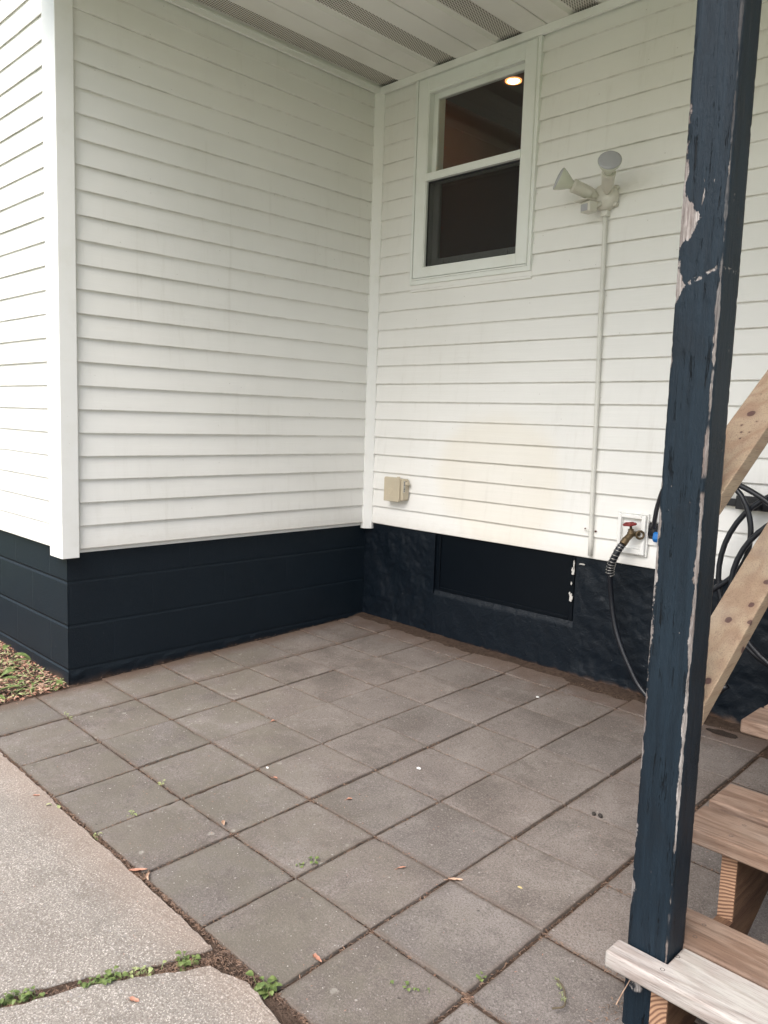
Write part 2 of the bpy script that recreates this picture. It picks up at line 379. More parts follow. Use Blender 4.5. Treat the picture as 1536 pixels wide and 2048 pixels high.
# ------------------------------------------------------------------ mesh helpers
def G(x, y): return -.5671-.0122*x+.0290*y
def box(bm, x0, x1, y0, y1, z0, z1):
    v = [bm.verts.new(p) for p in ((x0, y0, z0), (x1, y0, z0), (x1, y1, z0), (x0, y1, z0), (x0, y0, z1), (x1, y0, z1), (x1, y1, z1), (x0, y1, z1))]
    for f in ((0, 3, 2, 1), (4, 5, 6, 7), (0, 1, 5, 4), (1, 2, 6, 5), (2, 3, 7, 6), (3, 0, 4, 7)): bm.faces.new([v[i] for i in f])
    return v
def ring_pts(c, d, r, n, ref=None):
    d = d.normalized(); a = (ref or (Vector((0, 0, 1)) if abs(d.z) < .9 else Vector((1, 0, 0))))
    u = d.cross(a).normalized(); w_ = d.cross(u)
    return [c+u*r*math.cos(2*math.pi*i/n)+w_*r*math.sin(2*math.pi*i/n) for i in range(n)]
def tube(bm, pts, rad, n=12, cap=True):
    pts = [Vector(p) for p in pts]; rings = []; u = None
    for i, p in enumerate(pts):
        d = (pts[min(i+1, len(pts)-1)]-pts[max(i-1, 0)]).normalized()
        r = rad[i] if isinstance(rad, (list, tuple)) else rad
        if u is None: u = d.cross(Vector((0, 0, 1)) if abs(d.z) < .9 else Vector((1, 0, 0))).normalized()
        u = (u-d*u.dot(d)).normalized(); w_ = d.cross(u)
        rings.append([bm.verts.new(p+u*r*math.cos(2*math.pi*k/n)+w_*r*math.sin(2*math.pi*k/n)) for k in range(n)])
    for a, b in zip(rings, rings[1:]):
        for i in range(n): bm.faces.new((a[i], a[(i+1) % n], b[(i+1) % n], b[i]))
    if cap:
        bm.faces.new(rings[0][::-1]); bm.faces.new(rings[-1])
def lathe(bm, org, axis, prof, n=28):
    """prof: (distance along axis, radius)"""
    org = Vector(org); axis = Vector(axis).normalized(); rings = []
    for t_, r in prof: rings.append([bm.verts.new(q) for q in ring_pts(org+axis*t_, axis, max(r, .0002), n)])
    for a, b in zip(rings, rings[1:]):
        for i in range(n): bm.faces.new((a[i], a[(i+1) % n], b[(i+1) % n], b[i]))
    bm.faces.new(rings[0][::-1]); bm.faces.new(rings[-1])
def smooth_path(pts, k=8):
    pts = [Vector(p) for p in pts]; P = [pts[0]*2-pts[1]]+pts+[pts[-1]*2-pts[-2]]; out = []
    for i in range(1, len(P)-2):
        for j in range(k):
            t_ = j/k; a, b, c, d = P[i-1:i+3]
            out.append(.5*((2*b)+(c-a)*t_+(2*a-5*b+4*c-d)*t_*t_+(-a+3*b-3*c+d)*t_**3))
    return out+[pts[-1]]
def prism(bm, poly, x0, x1):
    """poly in (y,z), extruded along x"""
    a = [bm.verts.new((x0, y, z)) for y, z in poly]; b = [bm.verts.new((x1, y, z)) for y, z in poly]
    n = len(poly); tris = tessellate_polygon([[Vector((y, z, 0)) for y, z in poly]])
    for t_ in tris:
        try: bm.faces.new([a[i] for i in t_]); bm.faces.new([b[i] for i in t_][::-1])
        except ValueError: pass
    for i in range(n): bm.faces.new((a[i], b[i], b[(i+1) % n], a[(i+1) % n]))
def finish(name, bm, m, parent=None, smooth=False, bevel=0, seg=2, origin=None):
    bmesh.ops.recalc_face_normals(bm, faces=bm.faces)
    me = bpy.data.meshes.new(name)
    if origin: bmesh.ops.translate(bm, verts=bm.verts, vec=-Vector(origin))
    bm.to_mesh(me); bm.free()
    me.materials.append(M[m] if isinstance(m, str) else m)
    o = bpy.data.objects.new(name, me); C.objects.link(o)
    if origin: o.location = origin
    if parent:
        o.parent = parent
        if origin: o.location = Vector(origin)-parent_world(parent)
        else: o.location = -parent_world(parent)
    if smooth:
        for p in me.polygons: p.use_smooth = True
    if bevel:
        b = o.modifiers.new('bevel', 'BEVEL'); b.width = bevel; b.segments = seg; b.limit_method = 'ANGLE'; b.angle_limit = R(40)
        if not smooth:
            for p in me.polygons: p.use_smooth = True
            wn = o.modifiers.new('wn', 'WEIGHTED_NORMAL'); wn.keep_sharp = True
    return o
def parent_world(p):
    v = Vector((0, 0, 0))
    while p: v = v+p.location; p = p.parent
    return v
def NB(): return bmesh.new()
def tag(o, label=None, cat=None, group=None, kind=None):
    if label: o['label'] = label
    if cat: o['category'] = cat
    if group: o['group'] = group
    if kind: o['kind'] = kind
    return o
def empty(name, loc, label, cat, group=None):
    o = bpy.data.objects.new(name, None); C.objects.link(o); o.location = loc; o.empty_display_size = .1
    return tag(o, label, cat, group)
def nz(x, y=0, z=0): return noise.noise(Vector((x, y, z)))

# ------------------------------------------------------------------ ground
bm = NB()
n = 60
for i in range(n+1):
    for j in range(n+1):
        fx, fy = (i/n-.5)*2, (j/n-.5)*2
        x = 2+math.copysign(abs(fx)**3, fx)*80; y = -3+math.copysign(abs(fy)**3, fy)*80
        bm.verts.new((x, y, G(max(-5, min(8, x)), max(-8, min(3, y)))-.05))
bm.verts.ensure_lookup_table()
for i in range(n):
    for j in range(n):
        a = i*(n+1)+j; bm.faces.new([bm.verts[k] for k in (a, a+n+1, a+n+2, a+1)])
tag(finish('ground', bm, 'lawn'), kind='structure')
# soil under and around the paving
bm = NB(); nx, ny = 130, 110; X0, X1, Y0, Y1 = -2.2, 5.4, -6.2, .25
for i in range(nx+1):
    for j in range(ny+1):
        x = X0+(X1-X0)*i/nx; y = Y0+(Y1-Y0)*j/ny
        h = -.0075+.003*nz(x*9, y*9, 3)
        if y > -.13: h += .016*min(1, (y+.13)/.10)+.006*nz(x*14, y*14, 1)
        if x > 2.62 and y < -1.70: h += .003+.006*nz(x*10, y*10, 2)
        if x < .0 and y < -1.75: h += .012+.012*nz(x*8, y*8, 5)
        bm.verts.new((x, y, G(x, y)+h))
bm.verts.ensure_lookup_table()
for i in range(nx):
    for j in range(ny):
        a = i*(ny+1)+j; bm.faces.new([bm.verts[k] for k in (a, a+ny+1, a+ny+2, a+1)])
tag(finish('soil', bm, 'soil', smooth=True), kind='structure')

# ------------------------------------------------------------------ concrete slabs
def slab(name, outline, seed):
    pts = []
    for (a, b) in zip(outline, outline[1:]+outline[:1]):
        a, b = Vector(a), Vector(b); L = (b-a).length; k = max(1, int(min(L, 400)/.012)) if max(abs(a.x-b.x), abs(a.y-b.y)) < 2.6 else 6
        nrm = Vector((-(b-a).y, (b-a).x)).normalized()
        for i in range(k):
            p = a.lerp(b, i/k); s_ = 1 if k > 6 else 0
            p = p+nrm*s_*(.009*nz(p.x*9, p.y*9, seed)+.005*nz(p.x*45, p.y*45, seed)+.002*nz(p.x*160, p.y*160, seed)); pts.append(p)
    n = len(pts); bm = NB(); c = sum(pts, Vector((0, 0)))/n
    def nrm(i):
        d = (pts[(i+1) % n]-pts[i-1]); q = Vector((-d.y, d.x))
        return q.normalized() if q.length else Vector((0, 0))
    area = sum(pts[i-1].x*pts[i].y-pts[i].x*pts[i-1].y for i in range(n)); sgn = 1 if area > 0 else -1
    lo = [bm.verts.new((p.x, p.y, G(p.x, p.y)-.09)) for p in pts]
    m1 = [bm.verts.new((p.x, p.y, G(p.x, p.y)-.004+.002*nz(p.x*60, p.y*60))) for p in pts]
    m2 = [bm.verts.new((*(pts[i]+nrm(i)*sgn*.006), G(pts[i].x, pts[i].y)+.004+.001*nz(pts[i].x*60, pts[i].y*60))) for i in range(n)]
    for A, B in ((lo, m1), (m1, m2)):
        for i in range(n): bm.faces.new((A[i], A[(i+1) % n], B[(i+1) % n], B[i]))
    for t_ in tessellate_polygon([[Vector((v.co.x, v.co.y, 0)) for v in m2]]):
        try: bm.faces.new([m2[i] for i in t_])
        except ValueError: pass
    o = finish(name, bm, 'slab'); tag(o, kind='structure'); return o
slab('pavement', [(-1.2, -2.2665), (.5, -2.2665), (1.0, -2.268), (1.5, -2.269), (1.79, -2.273), (1.86, -2.280), (1.815, -2.40), (1.735, -2.545), (1.672, -2.70), (1.62, -2.90), (1.56, -3.3), (1.5, -3.9), (1.45, -4.8), (1.4, -5.8), (-1.2, -5.8)], 1)
slab('pavement', [(1.905, -2.318), (2.02, -2.286), (2.2, -2.300), (2.7, -2.300), (3.2, -2.30), (3.9, -2.30), (4.6, -2.30), (4.6, -5.8), (1.47, -5.8), (1.50, -4.8), (1.55, -3.9), (1.60, -3.3), (1.650, -2.90), (1.698, -2.725), (1.760, -2.568), (1.842, -2.42)], 2)

# ------------------------------------------------------------------ pavers, one object each
MX = [0.000, .314, .609, .896, 1.187, 1.477, 1.779, 2.074, 2.376, 2.672, 2.968, 3.264, 3.56, 3.856]
LY = [-2.258, -1.961, -1.657, -1.358, -1.074, -.782, -.491, -.205, -.045]
ordn = ['first', 'second', 'third', 'fourth', 'fifth', 'sixth', 'seventh', 'eighth', 'ninth', 'tenth', 'eleventh', 'twelfth', 'thirteenth']
def paver(mi, li):
    rnd = random.Random(mi*31+li*7+5)
    x0, x1, y0, y1 = MX[mi], MX[mi+1], LY[li], LY[li+1]
    gap = .0028
    if mi == 0 and li >= 2: x0 = -.022
    gl, gr = (gap, gap+(.002 if mi >= 5 else 0))
    cs = [(x0+gl+rnd.uniform(-.001, .0015), y0+gap+rnd.uniform(-.001, .0015)), (x1-gr+rnd.uniform(-.0015, .001), y0+gap+rnd.uniform(-.001, .0015)),
          (x1-gr+rnd.uniform(-.0015, .001), y1-gap+rnd.uniform(-.0015, .001)), (x0+gl+rnd.uniform(-.001, .0015), y1-gap+rnd.uniform(-.0015, .001))]
    N = 22; bm = NB(); cx, cy = (x0+x1)/2, (y0+y1)/2
    tx, ty = rnd.uniform(-.010, .010)*.6, rnd.uniform(-.010, .010)*.5
    dz = rnd.uniform(-.002, .003)+(.003 if mi in (6, 7) else 0)+(-.004 if mi >= 8 else 0)
    if mi == 5: tx += .006
    if mi == 7: tx += .012
    sd = rnd.uniform(0, 99); nn = {}
    worn = .0015+(.0028 if li <= 1 or mi <= 1 else 0)
    for i in range(N+1):
        for j in range(N+1):
            def rp(k):
                Q = (0, .0035, .008, .016, .032, .07)
                return Q[k] if k < 6 else (1-Q[N-k] if N-k < 6 else .07+.86*(k-5)/(N-10))
            u, v = rp(i), rp(j)
            p = Vector(cs[0]).lerp(Vector(cs[1]), u).lerp(Vector(cs[3]).lerp(Vector(cs[2]), u), v)
            e = min(u, 1-u, v, 1-v)*.29
            jit = worn*max(0, 1-e/.008)
            d = Vector((p.x-cx, p.y-cy))
            chip = max(0, nz(p.x*28, p.y*28, sd)-.28)*1.2
            z = G(p.x, p.y)+dz+tx*(p.x-cx)+ty*(p.y-cy)+.0007*nz(p.x*7, p.y*7, sd)
            z -= (.0026*max(0, 1-e/.0024)**2)+jit*(.8*abs(nz(p.x*60, p.y*60, sd))+chip*3)
            if e < .0005:
                p = p-Vector((math.copysign(1, d.x) if min(u, 1-u) < .001 else 0, math.copysign(1, d.y) if min(v, 1-v) < .001 else 0))*(worn*(.5*abs(nz(p.x*50, p.y*50, sd+2))+chip*2.2))
            nn[i, j] = bm.verts.new((p.x, p.y, z))
    for i in range(N):
        for j in range(N): bm.faces.new((nn[i, j], nn[i+1, j], nn[i+1, j+1], nn[i, j+1]))
    bd = [(i, 0) for i in range(N)]+[(N, j) for j in range(N)]+[(N-i, N) for i in range(N)]+[(0, N-j) for j in range(N)]
    lo = [bm.verts.new((nn[b].co.x, nn[b].co.y, nn[b].co.z-.045)) for b in bd]
    for k in range(len(bd)):
        k2 = (k+1) % len(bd); bm.faces.new((nn[bd[k]], lo[k], lo[k2], nn[bd[k2]]))
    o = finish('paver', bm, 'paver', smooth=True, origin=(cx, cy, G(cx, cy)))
    row = len(LY)-2-li
    kind = 'narrow cut paver' if li == 7 else 'square concrete paver'
    where = 'against the window wall' if row == 0 else f'{ordn[row]} row out from the window wall'
    tag(o, f'{kind}, {where}, {ordn[mi]} from the long left wall', 'paver', 'square pavers of the patio floor')
for mi in range(13):
    for li in range(8):
        if mi >= 9 and li < 2: continue
        if mi > 7 and li == 7: continue
        paver(mi, li)

# ------------------------------------------------------------------ house
H = empty('house', (0, 0, -.6), 'white vinyl sided house corner over dark navy painted foundation walls', 'house')
h = .1016
def siding(org, u, nrm, L, z0k, z1k, seam=None, holes=(), dep=1.0):
    """lapped siding: butts at offset 0; org on the plane, u along, nrm outward"""
    org, u, nrm = Vector(org), Vector(u), Vector(nrm); bm = NB()
    for (a, b, ka, kb) in holes or ((0, L, z0k, z1k),):
        nu = max(2, int((b-a)/.06))
        for k in range(ka, kb):
            zb = k*h
            prof = [(zb+h+.007, -.0142 if k % 2 else -.0122), (zb+h*.90, -.0119), (zb+h*.62, -.0072), (zb+h*.32, -.0032), (zb+h*.12, -.0010), (zb+.0028, 0), (zb, -.0012), (zb+.0012, -.0045)]
            prof += [(zb+.0026, -.0118), (zb+.0034, -.0130)] if k % 2 == 0 else [(zb+.0036, -.0092), (zb+.0055, -.0126)]
            cols = []
            sp = (seam or {}).get(k)
            if sp and not a+.02 < sp < b-.02: sp = None
            ss = [a+(b-a)*i/nu for i in range(nu+1)]
            if sp: ss = sorted([q for q in ss if abs(q-sp) > .01]+[sp-.0006, sp])
            for s_ in ss:
                wv = .0013*nz(s_*2.2, k*3.1, L)+.0009*nz(s_*6, k*1.7, 4)+(.0016 if sp and s_ < sp-.0001 else 0)
                wz = .0009*nz(s_*1.3, k*2.3, 9)
                cols.append([bm.verts.new(org+u*s_+nrm*(o_*dep+wv)+Vector((0, 0, z_+(wz if idx > 1 else 0)))) for idx, (z_, o_) in enumerate(prof)])
            for c0, c1 in zip(cols, cols[1:]):
                for j in range(len(prof)-1): bm.faces.new((c0[j], c1[j], c1[j+1], c0[j+1]))
    return bm
KT = 24
# left wall (faces +x)
o = finish('siding', siding((0, 0, 0), (0, -1, 0), (1, 0, 0), 1.80, 0, KT, dep=.88), 'siding', H, smooth=False); o['label'] = 'long side wall of white lapped siding'
# window wall (faces -y) with the opening cut by strips
WX0, WX1, WZ0 = .300, 1.070, 1.36
KB = 13
bmw = siding((0, 0, 0), (1, 0, 0), (0, -1, 0), 5.2, 0, KT, seam={4: 2.9, 5: 2.9, 14: 2.25, 15: 2.25}, holes=((0, 5.2, 0, KB), (0, .300, KB, KT+1), (1.070, 5.2, KB, KT+1)), dep=.92)
bmesh.ops.bisect_plane(bmw, geom=bmw.verts[:]+bmw.edges[:]+bmw.faces[:], plane_co=(0, 0, 2.449), plane_no=(0, 0, 1), clear_outer=True)
o = finish('siding', bmw, 'siding', H); o['label'] = 'window wall of white lapped siding with a tan stain'
# piece under the window filling course 13
bm = NB(); box(bm, .29, 1.08, -.001, .03, KB*h-.01, KB*h+.05); finish('sill_filler', bm, 'siding', H)
# front wall (faces -y), left of the corner, rises past the frame
bmc = siding((0, -1.826, 0), (-1, 0, 0), (0, -1, 0), 3.2, 0, 32, seam={2: .722, 3: .722, 8: 1.6, 9: 1.6}, dep=.7)
o = finish('siding', bmc, 'siding', H); o['label'] = 'bright front wall of white lapped siding'
# sheathing behind the siding
bm = NB()
box(bm, -.14, -.022, -1.795, .12, -.02, 3.25); box(bm, -3.2, -.14, -1.80, -1.70, -.02, 3.25)
box(bm, -.022, .31, .022, .12, .006, 2.6); box(bm, 1.06, 5.2, .022, .12, .006, 2.6); box(bm, .31, 1.06, .022, .12, .006, 1.372)
box(bm, .31, 1.06, .022, .12, 2.405, 2.6)
finish('sheathing', bm, 'trim', H)
# inside corner trim : flat diagonal strip with raised lips
bm = NB()
def strip(bm, poly, z0, z1):
    a = [bm.verts.new((x, y, z0)) for x, y in poly]; b = [bm.verts.new((x, y, z1)) for x, y in poly]; n = len(poly)
    for i in range(n): bm.faces.new((a[i], a[(i+1) % n], b[(i+1) % n], b[i]))
    for t_ in tessellate_polygon([[Vector((x, y, 0)) for x, y in poly]]):
        bm.faces.new([a[i] for i in t_]); bm.faces.new([b[i] for i in t_])
strip(bm, [(-.02, .02), (-.02, -.037), (.002, -.038), (.006, -.0345), (.020, -.020), (.0345, -.006), (.038, -.002), (.037, .02)], -.036, 2.425)
finish('inside_corner_trim', bm, 'trim', H, bevel=.0012)
# outside corner post
bm = NB()
strip(bm, [(.0135, -1.8425), (-.113, -1.8425), (-.113, -1.822), (-.105, -1.822), (-.02, -1.80), (-.02, -1.775), (-.004, -1.764), (.0135, -1.764)], -.036, 3.25)
finish('outside_corner_trim', bm, 'trim', H, bevel=.0035, seg=3)
# foundations
bm = NB()
def grid(bm, fn, u0, u1, v0, v1, nu, nv):
    g = [[bm.verts.new(fn(u0+(u1-u0)*i/nu, v0+(v1-v0)*j/nv)) for j in range(nv+1)] for i in range(nu+1)]
    for i in range(nu):
        for j in range(nv): bm.faces.new((g[i][j], g[i+1][j], g[i+1][j+1], g[i][j+1]))
jr = lambda z: .004*max(0, 1-min(abs(z+.149), abs(z+.350), abs(z+.551))/.008)
grid(bm, lambda y, z: (-.030-jr(z)*.3+.0008*nz(y*6, z*6)+(.006*max(0, nz(y*20, z*20)) if z < -.56 else 0), y, z), -1.803, .03, -.80, .02, 120, 82)
grid(bm, lambda x, z: (x, -1.803+jr(z)+.0008*nz(x*6, z*6, 4), z), -3.2, -.030, -.80, .02, 180, 82)
bmesh.ops.remove_doubles(bm, verts=bm.verts, dist=.0009)
finish('block_foundation', bm, 'block', H)
bm = NB()
def rough(a): return lambda x, z: (x, .013-a*(nz(x*5, z*5, 7)+.6*nz(x*13, z*13, 2)+.3*nz(x*34, z*34, 5))*min(1, max(.1, -z/.06))*min(1, max(.0, min(abs(x-.533), abs(x-1.418))/.06))-(.005 if min(abs(x-.533), abs(x-1.418)) < .06 else 0)*(1-min(abs(x-.533), abs(x-1.418))/.06)-(.010*max(0, (-.54-z)/.1)), z)
grid(bm, rough(.011), -.05, .533, -.80, .02, 90, 120)
grid(bm, rough(.011), 1.418, 5.2, -.80, .02, 420, 100)
def ledge(x, z):
    t_ = (z+.345)/.04
    yy = .008-.003*nz(x*9, z*9, 3) if z < -.345 else .008+.020*min(1, t_)
    return (x, yy, min(z, -.315)+.004*nz(x*20, 0, 1))
grid(bm, ledge, .533, 1.418, -.80, -.305, 120, 60)
box(bm, -.03, 5.2, .034, .07, -.8, -.35); box(bm, -.03, .532, .034, .07, -.35, .005); box(bm, 1.419, 5.2, .034, .07, -.35, .005)
for x in (.533, 1.418): grid(bm, lambda y, z: (x+.003*nz(z*30, y*30), y, z), .0125, .040, -.8, -.005, 4, 60)
finish('rendered_foundation', bm, 'stucco', H, smooth=True)
bm = NB(); box(bm, .53, 1.42, .022, .040, -.34, .02)
box(bm, .545, .568, .015, .0215, -.318, .02); box(bm, 1.385, 1.408, .015, .0215, -.318, .02); box(bm, .569, 1.384, .015, .0215, -.318, -.300)
finish('access_panel', bm, 'panel', H, bevel=.002)
# peeled spots beside the panel
def flake(bm, c, w_, hh, seed, nrm='y', t_=.0012, am=.55):
    n = 22; vs_ = []
    for i in range(n):
        a = 2*math.pi*i/n; r = .75+am*nz(math.cos(a)*2.2, math.sin(a)*2.2, seed)
        vs_.append((w_*r*math.cos(a), hh*r*math.sin(a)))
    top = []; bot = []
    for a, b in vs_:
        if nrm == 'y': top.append(bm.verts.new((c[0]+a, c[1]-t_, c[2]+b))); bot.append(bm.verts.new((c[0]+a, c[1]+.003, c[2]+b)))
        else: top.append(bm.verts.new((c[0]+a, c[1]+b, c[2]+t_))); bot.append(bm.verts.new((c[0]+a, c[1]+b, c[2]-.003)))
    bm.faces.new(top); bm.faces.new(bot[::-1])
    for i in range(n): bm.faces.new((top[i], bot[i], bot[(i+1) % n], top[(i+1) % n]))
for (x, z, a, b, s_) in ((1.405, -.075, .010, .024, 1), (1.408, -.045, .004, .03, 2), (1.402, -.205, .011, .026, 3), (1.394, -.185, .005, .01, 4), (1.40, -.135, .004, .010, 8), (1.452, -.035, .020, .004, 5)): bm = NB(); flake(bm, (x, .0045, z), a, b, s_); finish('peeled_patch', bm, 'pale', H)
# soffit : repeated panel profile, grooves run along y
bm = NB(); bv = NB(); SZ = 2.450
x = -.124
def qs(bm, xa, xb, za, zb):
    v = [bm.verts.new(p) for p in ((xa, -2.30, za), (xb, -2.30, zb), (xb, .01, zb), (xa, .01, za))]; bm.faces.new(v)
x = .286-.4095
while x < 5.2:
    P_ = [(0, .004), (.004, 0), (.120, 0), (.130, .013), (.143, .013)]
    for (a, b) in zip(P_, P_[1:]): qs(bm, x+a[0], x+b[0], SZ+a[1], SZ+b[1])
    qs(bv, x+.143, x+.253, SZ+.013, SZ+.013)
    P_ = [(.253, .013), (.266, .013), (.277, 0), (.4035, 0), (.4050, .003), (.4050, .014), (.4095, .014), (.4095, .003)]
    for (a, b) in zip(P_, P_[1:]): qs(bm, x+a[0], x+b[0], SZ+a[1], SZ+b[1])
    x += .4095
sf = finish('soffit', bm, 'soffit', H); finish('vent_strip', bv, 'vent', sf)
bm = NB(); box(bm, 0.0, .016, -1.84, -.016, 2.412, 2.4495); box(bm, .016, 5.2, -.016, -.0005, 2.412, 2.4495); box(bm, -.01, .0165, -.0165, .0, 2.411, 2.4497)
box(bm, .0161, .020, -1.84, -.02, 2.4375, 2.4405)
finish('soffit_trim', bm, 'trim', H, bevel=.002)
bm = NB(); box(bm, -.02, 5.3, -2.33, .15, 2.475, 2.66); box(bm, -3.4, -.02, -2.1, .15, 3.25, 3.45); finish('roof', bm, 'roof', H)  # porch overhang past the post is unseen, lengthened to shade the floor
bm = NB(); box(bm, -.02, 5.3, -2.345, -2.301, 2.43, 2.63); finish('fascia', bm, 'trim', H, bevel=.003)

# window
W = finish('window', (lambda b: (strip, b)[1])(NB()), 'wtrim', H) if False else None
bm = NB()
def frame(bm, x0, x1, z0, z1, wl, wr, wb, wt, y0, y1):
    box(bm, x0, x0+wl, y0, y1, z0, z1); box(bm, x1-wr, x1, y0, y1, z0, z1)
    box(bm, x0+wl, x1-wr, y0, y1, z0, z0+wb); box(bm, x0+wl, x1-wr, y0, y1, z1-wt, z1)
frame(bm, .311, 1.055, 1.380, 2.404, .070, .062, .052, .068, -.0155, .035)
Wn = finish('window', bm, 'wtrim', H, bevel=.0025); Wn['label'] = 'white framed single hung window with dark insect screen'
def wp(name, bm, m, **k): return finish(name, bm, m, Wn, **k)
bm = NB(); frame(bm, .287, 1.079, 1.346, 2.411, .018, .018, .022, .003, -.013, .02); frame(bm, .3055, 1.0605, 1.3685, 2.4075, .003, .003, .008, .002, -.019, .0)
wp('casing', bm, 'wtrim', bevel=.002)
bm = NB(); frame(bm, .3795, .9945, 1.4305, 2.3375, .007, .007, .005, .010, -.011, .006); wp('inner_bead', bm, 'wtrim', bevel=.0015)
bm = NB(); box(bm, .381, .993, -.0175, .025, 1.880, 1.918); box(bm, .381, .993, -.0195, -.0176, 1.912, 1.918); wp('meeting_rail', bm, 'wtrim', bevel=.002)
bm = NB(); frame(bm, .381, .993, 1.905, 2.336, .030, .012, .02, .030, .030, .052)
wp('upper_sash', bm, 'wtrim', bevel=.002)
bm = NB(); bm.faces.new([bm.verts.new(p) for p in ((.405, .041, 1.915), (.985, .041, 1.915), (.985, .041, 2.312), (.405, .041, 2.312))]); wp('glass', bm, 'glass')
bm = NB(); frame(bm, .381, .993, 1.434, 1.90, .036, .030, .052, .02, .056, .080); box(bm, .46, .475, .045, .056, 1.445, 1.475); box(bm, .88, .895, .045, .056, 1.445, 1.475)
wp('lower_sash', bm, 'wtrim', bevel=.002)
bm = NB(); bm.faces.new([bm.verts.new(p) for p in ((.41, .068, 1.48), (.97, .068, 1.48), (.97, .068, 1.89), (.41, .068, 1.89))]); wp('glass', bm, 'glass')
bm = NB(); frame(bm, .381, .993, 1.434, 1.880, .008, .008, .008, .008, .006, .012); wp('screen_frame', bm, 'black')
bm = NB(); vsn = [bm.verts.new(p) for p in ((.389, .009, 1.442), (.985, .009, 1.442), (.985, .009, 1.872), (.389, .009, 1.872))]; bm.faces.new(vsn); wp('insect_screen', bm, 'screen')
bm = NB(); frame(bm, .375, 1.0, 1.425, 2.345, .006, .007, .006, .006, .036, .122); wp('jamb', bm, 'wtrim')
# room inside
bm = NB(); box(bm, .02, .10, .121, 1.6, .9, 2.5); finish('room_wall', bm, 'brown', H)
bm = NB(); box(bm, .02, 2.4, 1.6, 1.66, .9, 2.5); box(bm, 2.4, 2.46, .121, 1.66, .9, 2.5); box(bm, .02, 2.46, .121, 1.66, .85, .9); finish('room_wall', bm, 'idark', H)
bm = NB(); box(bm, .02, 2.46, .121, 1.66, 2.505, 2.54); finish('room_ceiling', bm, 'iceil', H)
CL = empty('ceiling_light', (.551, .492, 2.5), 'round lit recessed ceiling light glowing behind the upper window pane', 'ceiling light')
bm = NB(); lathe(bm, (.551, .492, 2.5035), (0, 0, -1), [(0, .047), (.006, .046), (.008, .042), (.004, .034), (.001, .033)]); finish('trim_ring', bm, 'ring', CL, smooth=True)
bm = NB(); lathe(bm, (.551, .492, 2.5005), (0, 0, -1), [(0, .032), (.004, .029), (.007, .018), (.008, .0)]); finish('lamp', bm, 'glow', CL, smooth=True)
# interior wood trim beside the pane seen through the glass
bm = NB(); box(bm, .101, .13, .125, .22, .9, 2.5); finish('room_wall', bm, 'brown', H)

# ------------------------------------------------------------------ floodlight with conduit
F = empty('floodlight', (1.462, -.03, 1.618), 'cream twin bulb outdoor floodlight on the siding right of the window', 'floodlight')
bm = NB(); lathe(bm, (1.462, .0, 1.618), (0, -1, 0), [(0, .060), (.020, .060), (.026, .058), (.034, .054), (.042, .044), (.045, .02), (.0455, .001)], 32)
for a in (35, 205, 325, 145): lathe(bm, (1.462+.062*math.cos(R(a)), .0, 1.618+.062*math.sin(R(a))), (0, -1, 0), [(0, .010), (.02, .010), (.022, .008)], 12)
finish('mounting_box', bm, 'fixture', F, bevel=.0015)
def lampset(base, face, parent, seed):
    base, face = Vector(base), Vector(face); ax = (face-base).normalized(); L = (face-base).length
    b = NB(); lathe(b, base, ax, [(0, .012), (.012, .014), (.016, .018), (.03, .019), (.032, .025), (.040, .0265), (L-.085, .0285), (L-.082, .030), (L-.070, .030), (L-.068, .026)]); hd = finish('lamp_holder', b, 'fixture', parent, smooth=True, bevel=.001)
    b = NB(); lathe(b, base, ax, [(L-.074, .018), (L-.060, .020), (L-.045, .029), (L-.022, .042), (L-.006, .0485), (L-.001, .0495)], 36); bb = finish('bulb', b, 'bulb', parent, smooth=True)
    b = NB(); lathe(b, base, ax, [(L-.002, .0485), (L+.002, .047), (L+.005, .038), (L+.007, .02), (L+.0075, .001)], 36); finish('lens', b, 'lens', bb, smooth=True)
lampset((1.487, -.045, 1.630), (1.575, -.190, 1.712), F, 1)
lampset((1.440, -.040, 1.618), (1.313, -.165, 1.691), F, 2)
bm = NB(); box(bm, 1.395, 1.452, -.105, -.055, 1.545, 1.592)
bmesh.ops.rotate(bm, verts=bm.verts, cent=(1.42, -.08, 1.57), matrix=Matrix.Rotation(R(-14), 3, 'Z'))
ms = finish('motion_sensor', bm, 'fixture', F, bevel=.006, seg=3)
bm = NB(); box(bm, 1.402, 1.440, -.1085, -.104, 1.550, 1.580)
bmesh.ops.rotate(bm, verts=bm.verts, cent=(1.42, -.08, 1.57), matrix=Matrix.Rotation(R(-14), 3, 'Z')); finish('sensor_window', bm, 'lens', ms, bevel=.002)
bm = NB(); v = box(bm, 1.380, 1.456, -.128, -.056, 1.592, 1.5955)
bmesh.ops.rotate(bm, verts=bm.verts, cent=(1.42, -.08, 1.57), matrix=Matrix.Rotation(R(-14), 3, 'Z')); finish('rain_hood', bm, 'fixture', ms, bevel=.001)
bm = NB(); tube(bm, smooth_path([(1.435, -.082, 1.568), (1.447, -.06, 1.578), (1.455, -.04, 1.590)]), .011, 12); finish('sensor_arm', bm, 'fixture', F, smooth=True)
bm = NB(); box(bm, 1.452, 1.484, -.030, -.001, 1.535, 1.560); cpl = finish('conduit_connector', bm, 'conduit', F, bevel=.003)
P = empty('conduit', (1.47, -.014, .3), 'thin white painted conduit running down the siding from the floodlight', 'pipe')
bm = NB(); tube(bm, [(1.466+.0016*k+.001*math.sin(k*.7), -.0125, 1.545-k*.0765) for k in range(21)], .0105, 14); finish('pipe', bm, 'conduit', P, smooth=True)
bm = NB(); tube(bm, [(1.475, -.004, .130), (1.478, -.020, .1305), (1.489, -.0255, .131), (1.502, -.020, .1305), (1.506, -.004, .130)], .0025, 8); box(bm, 1.455, 1.476, -.005, -.0005, .127, .134)
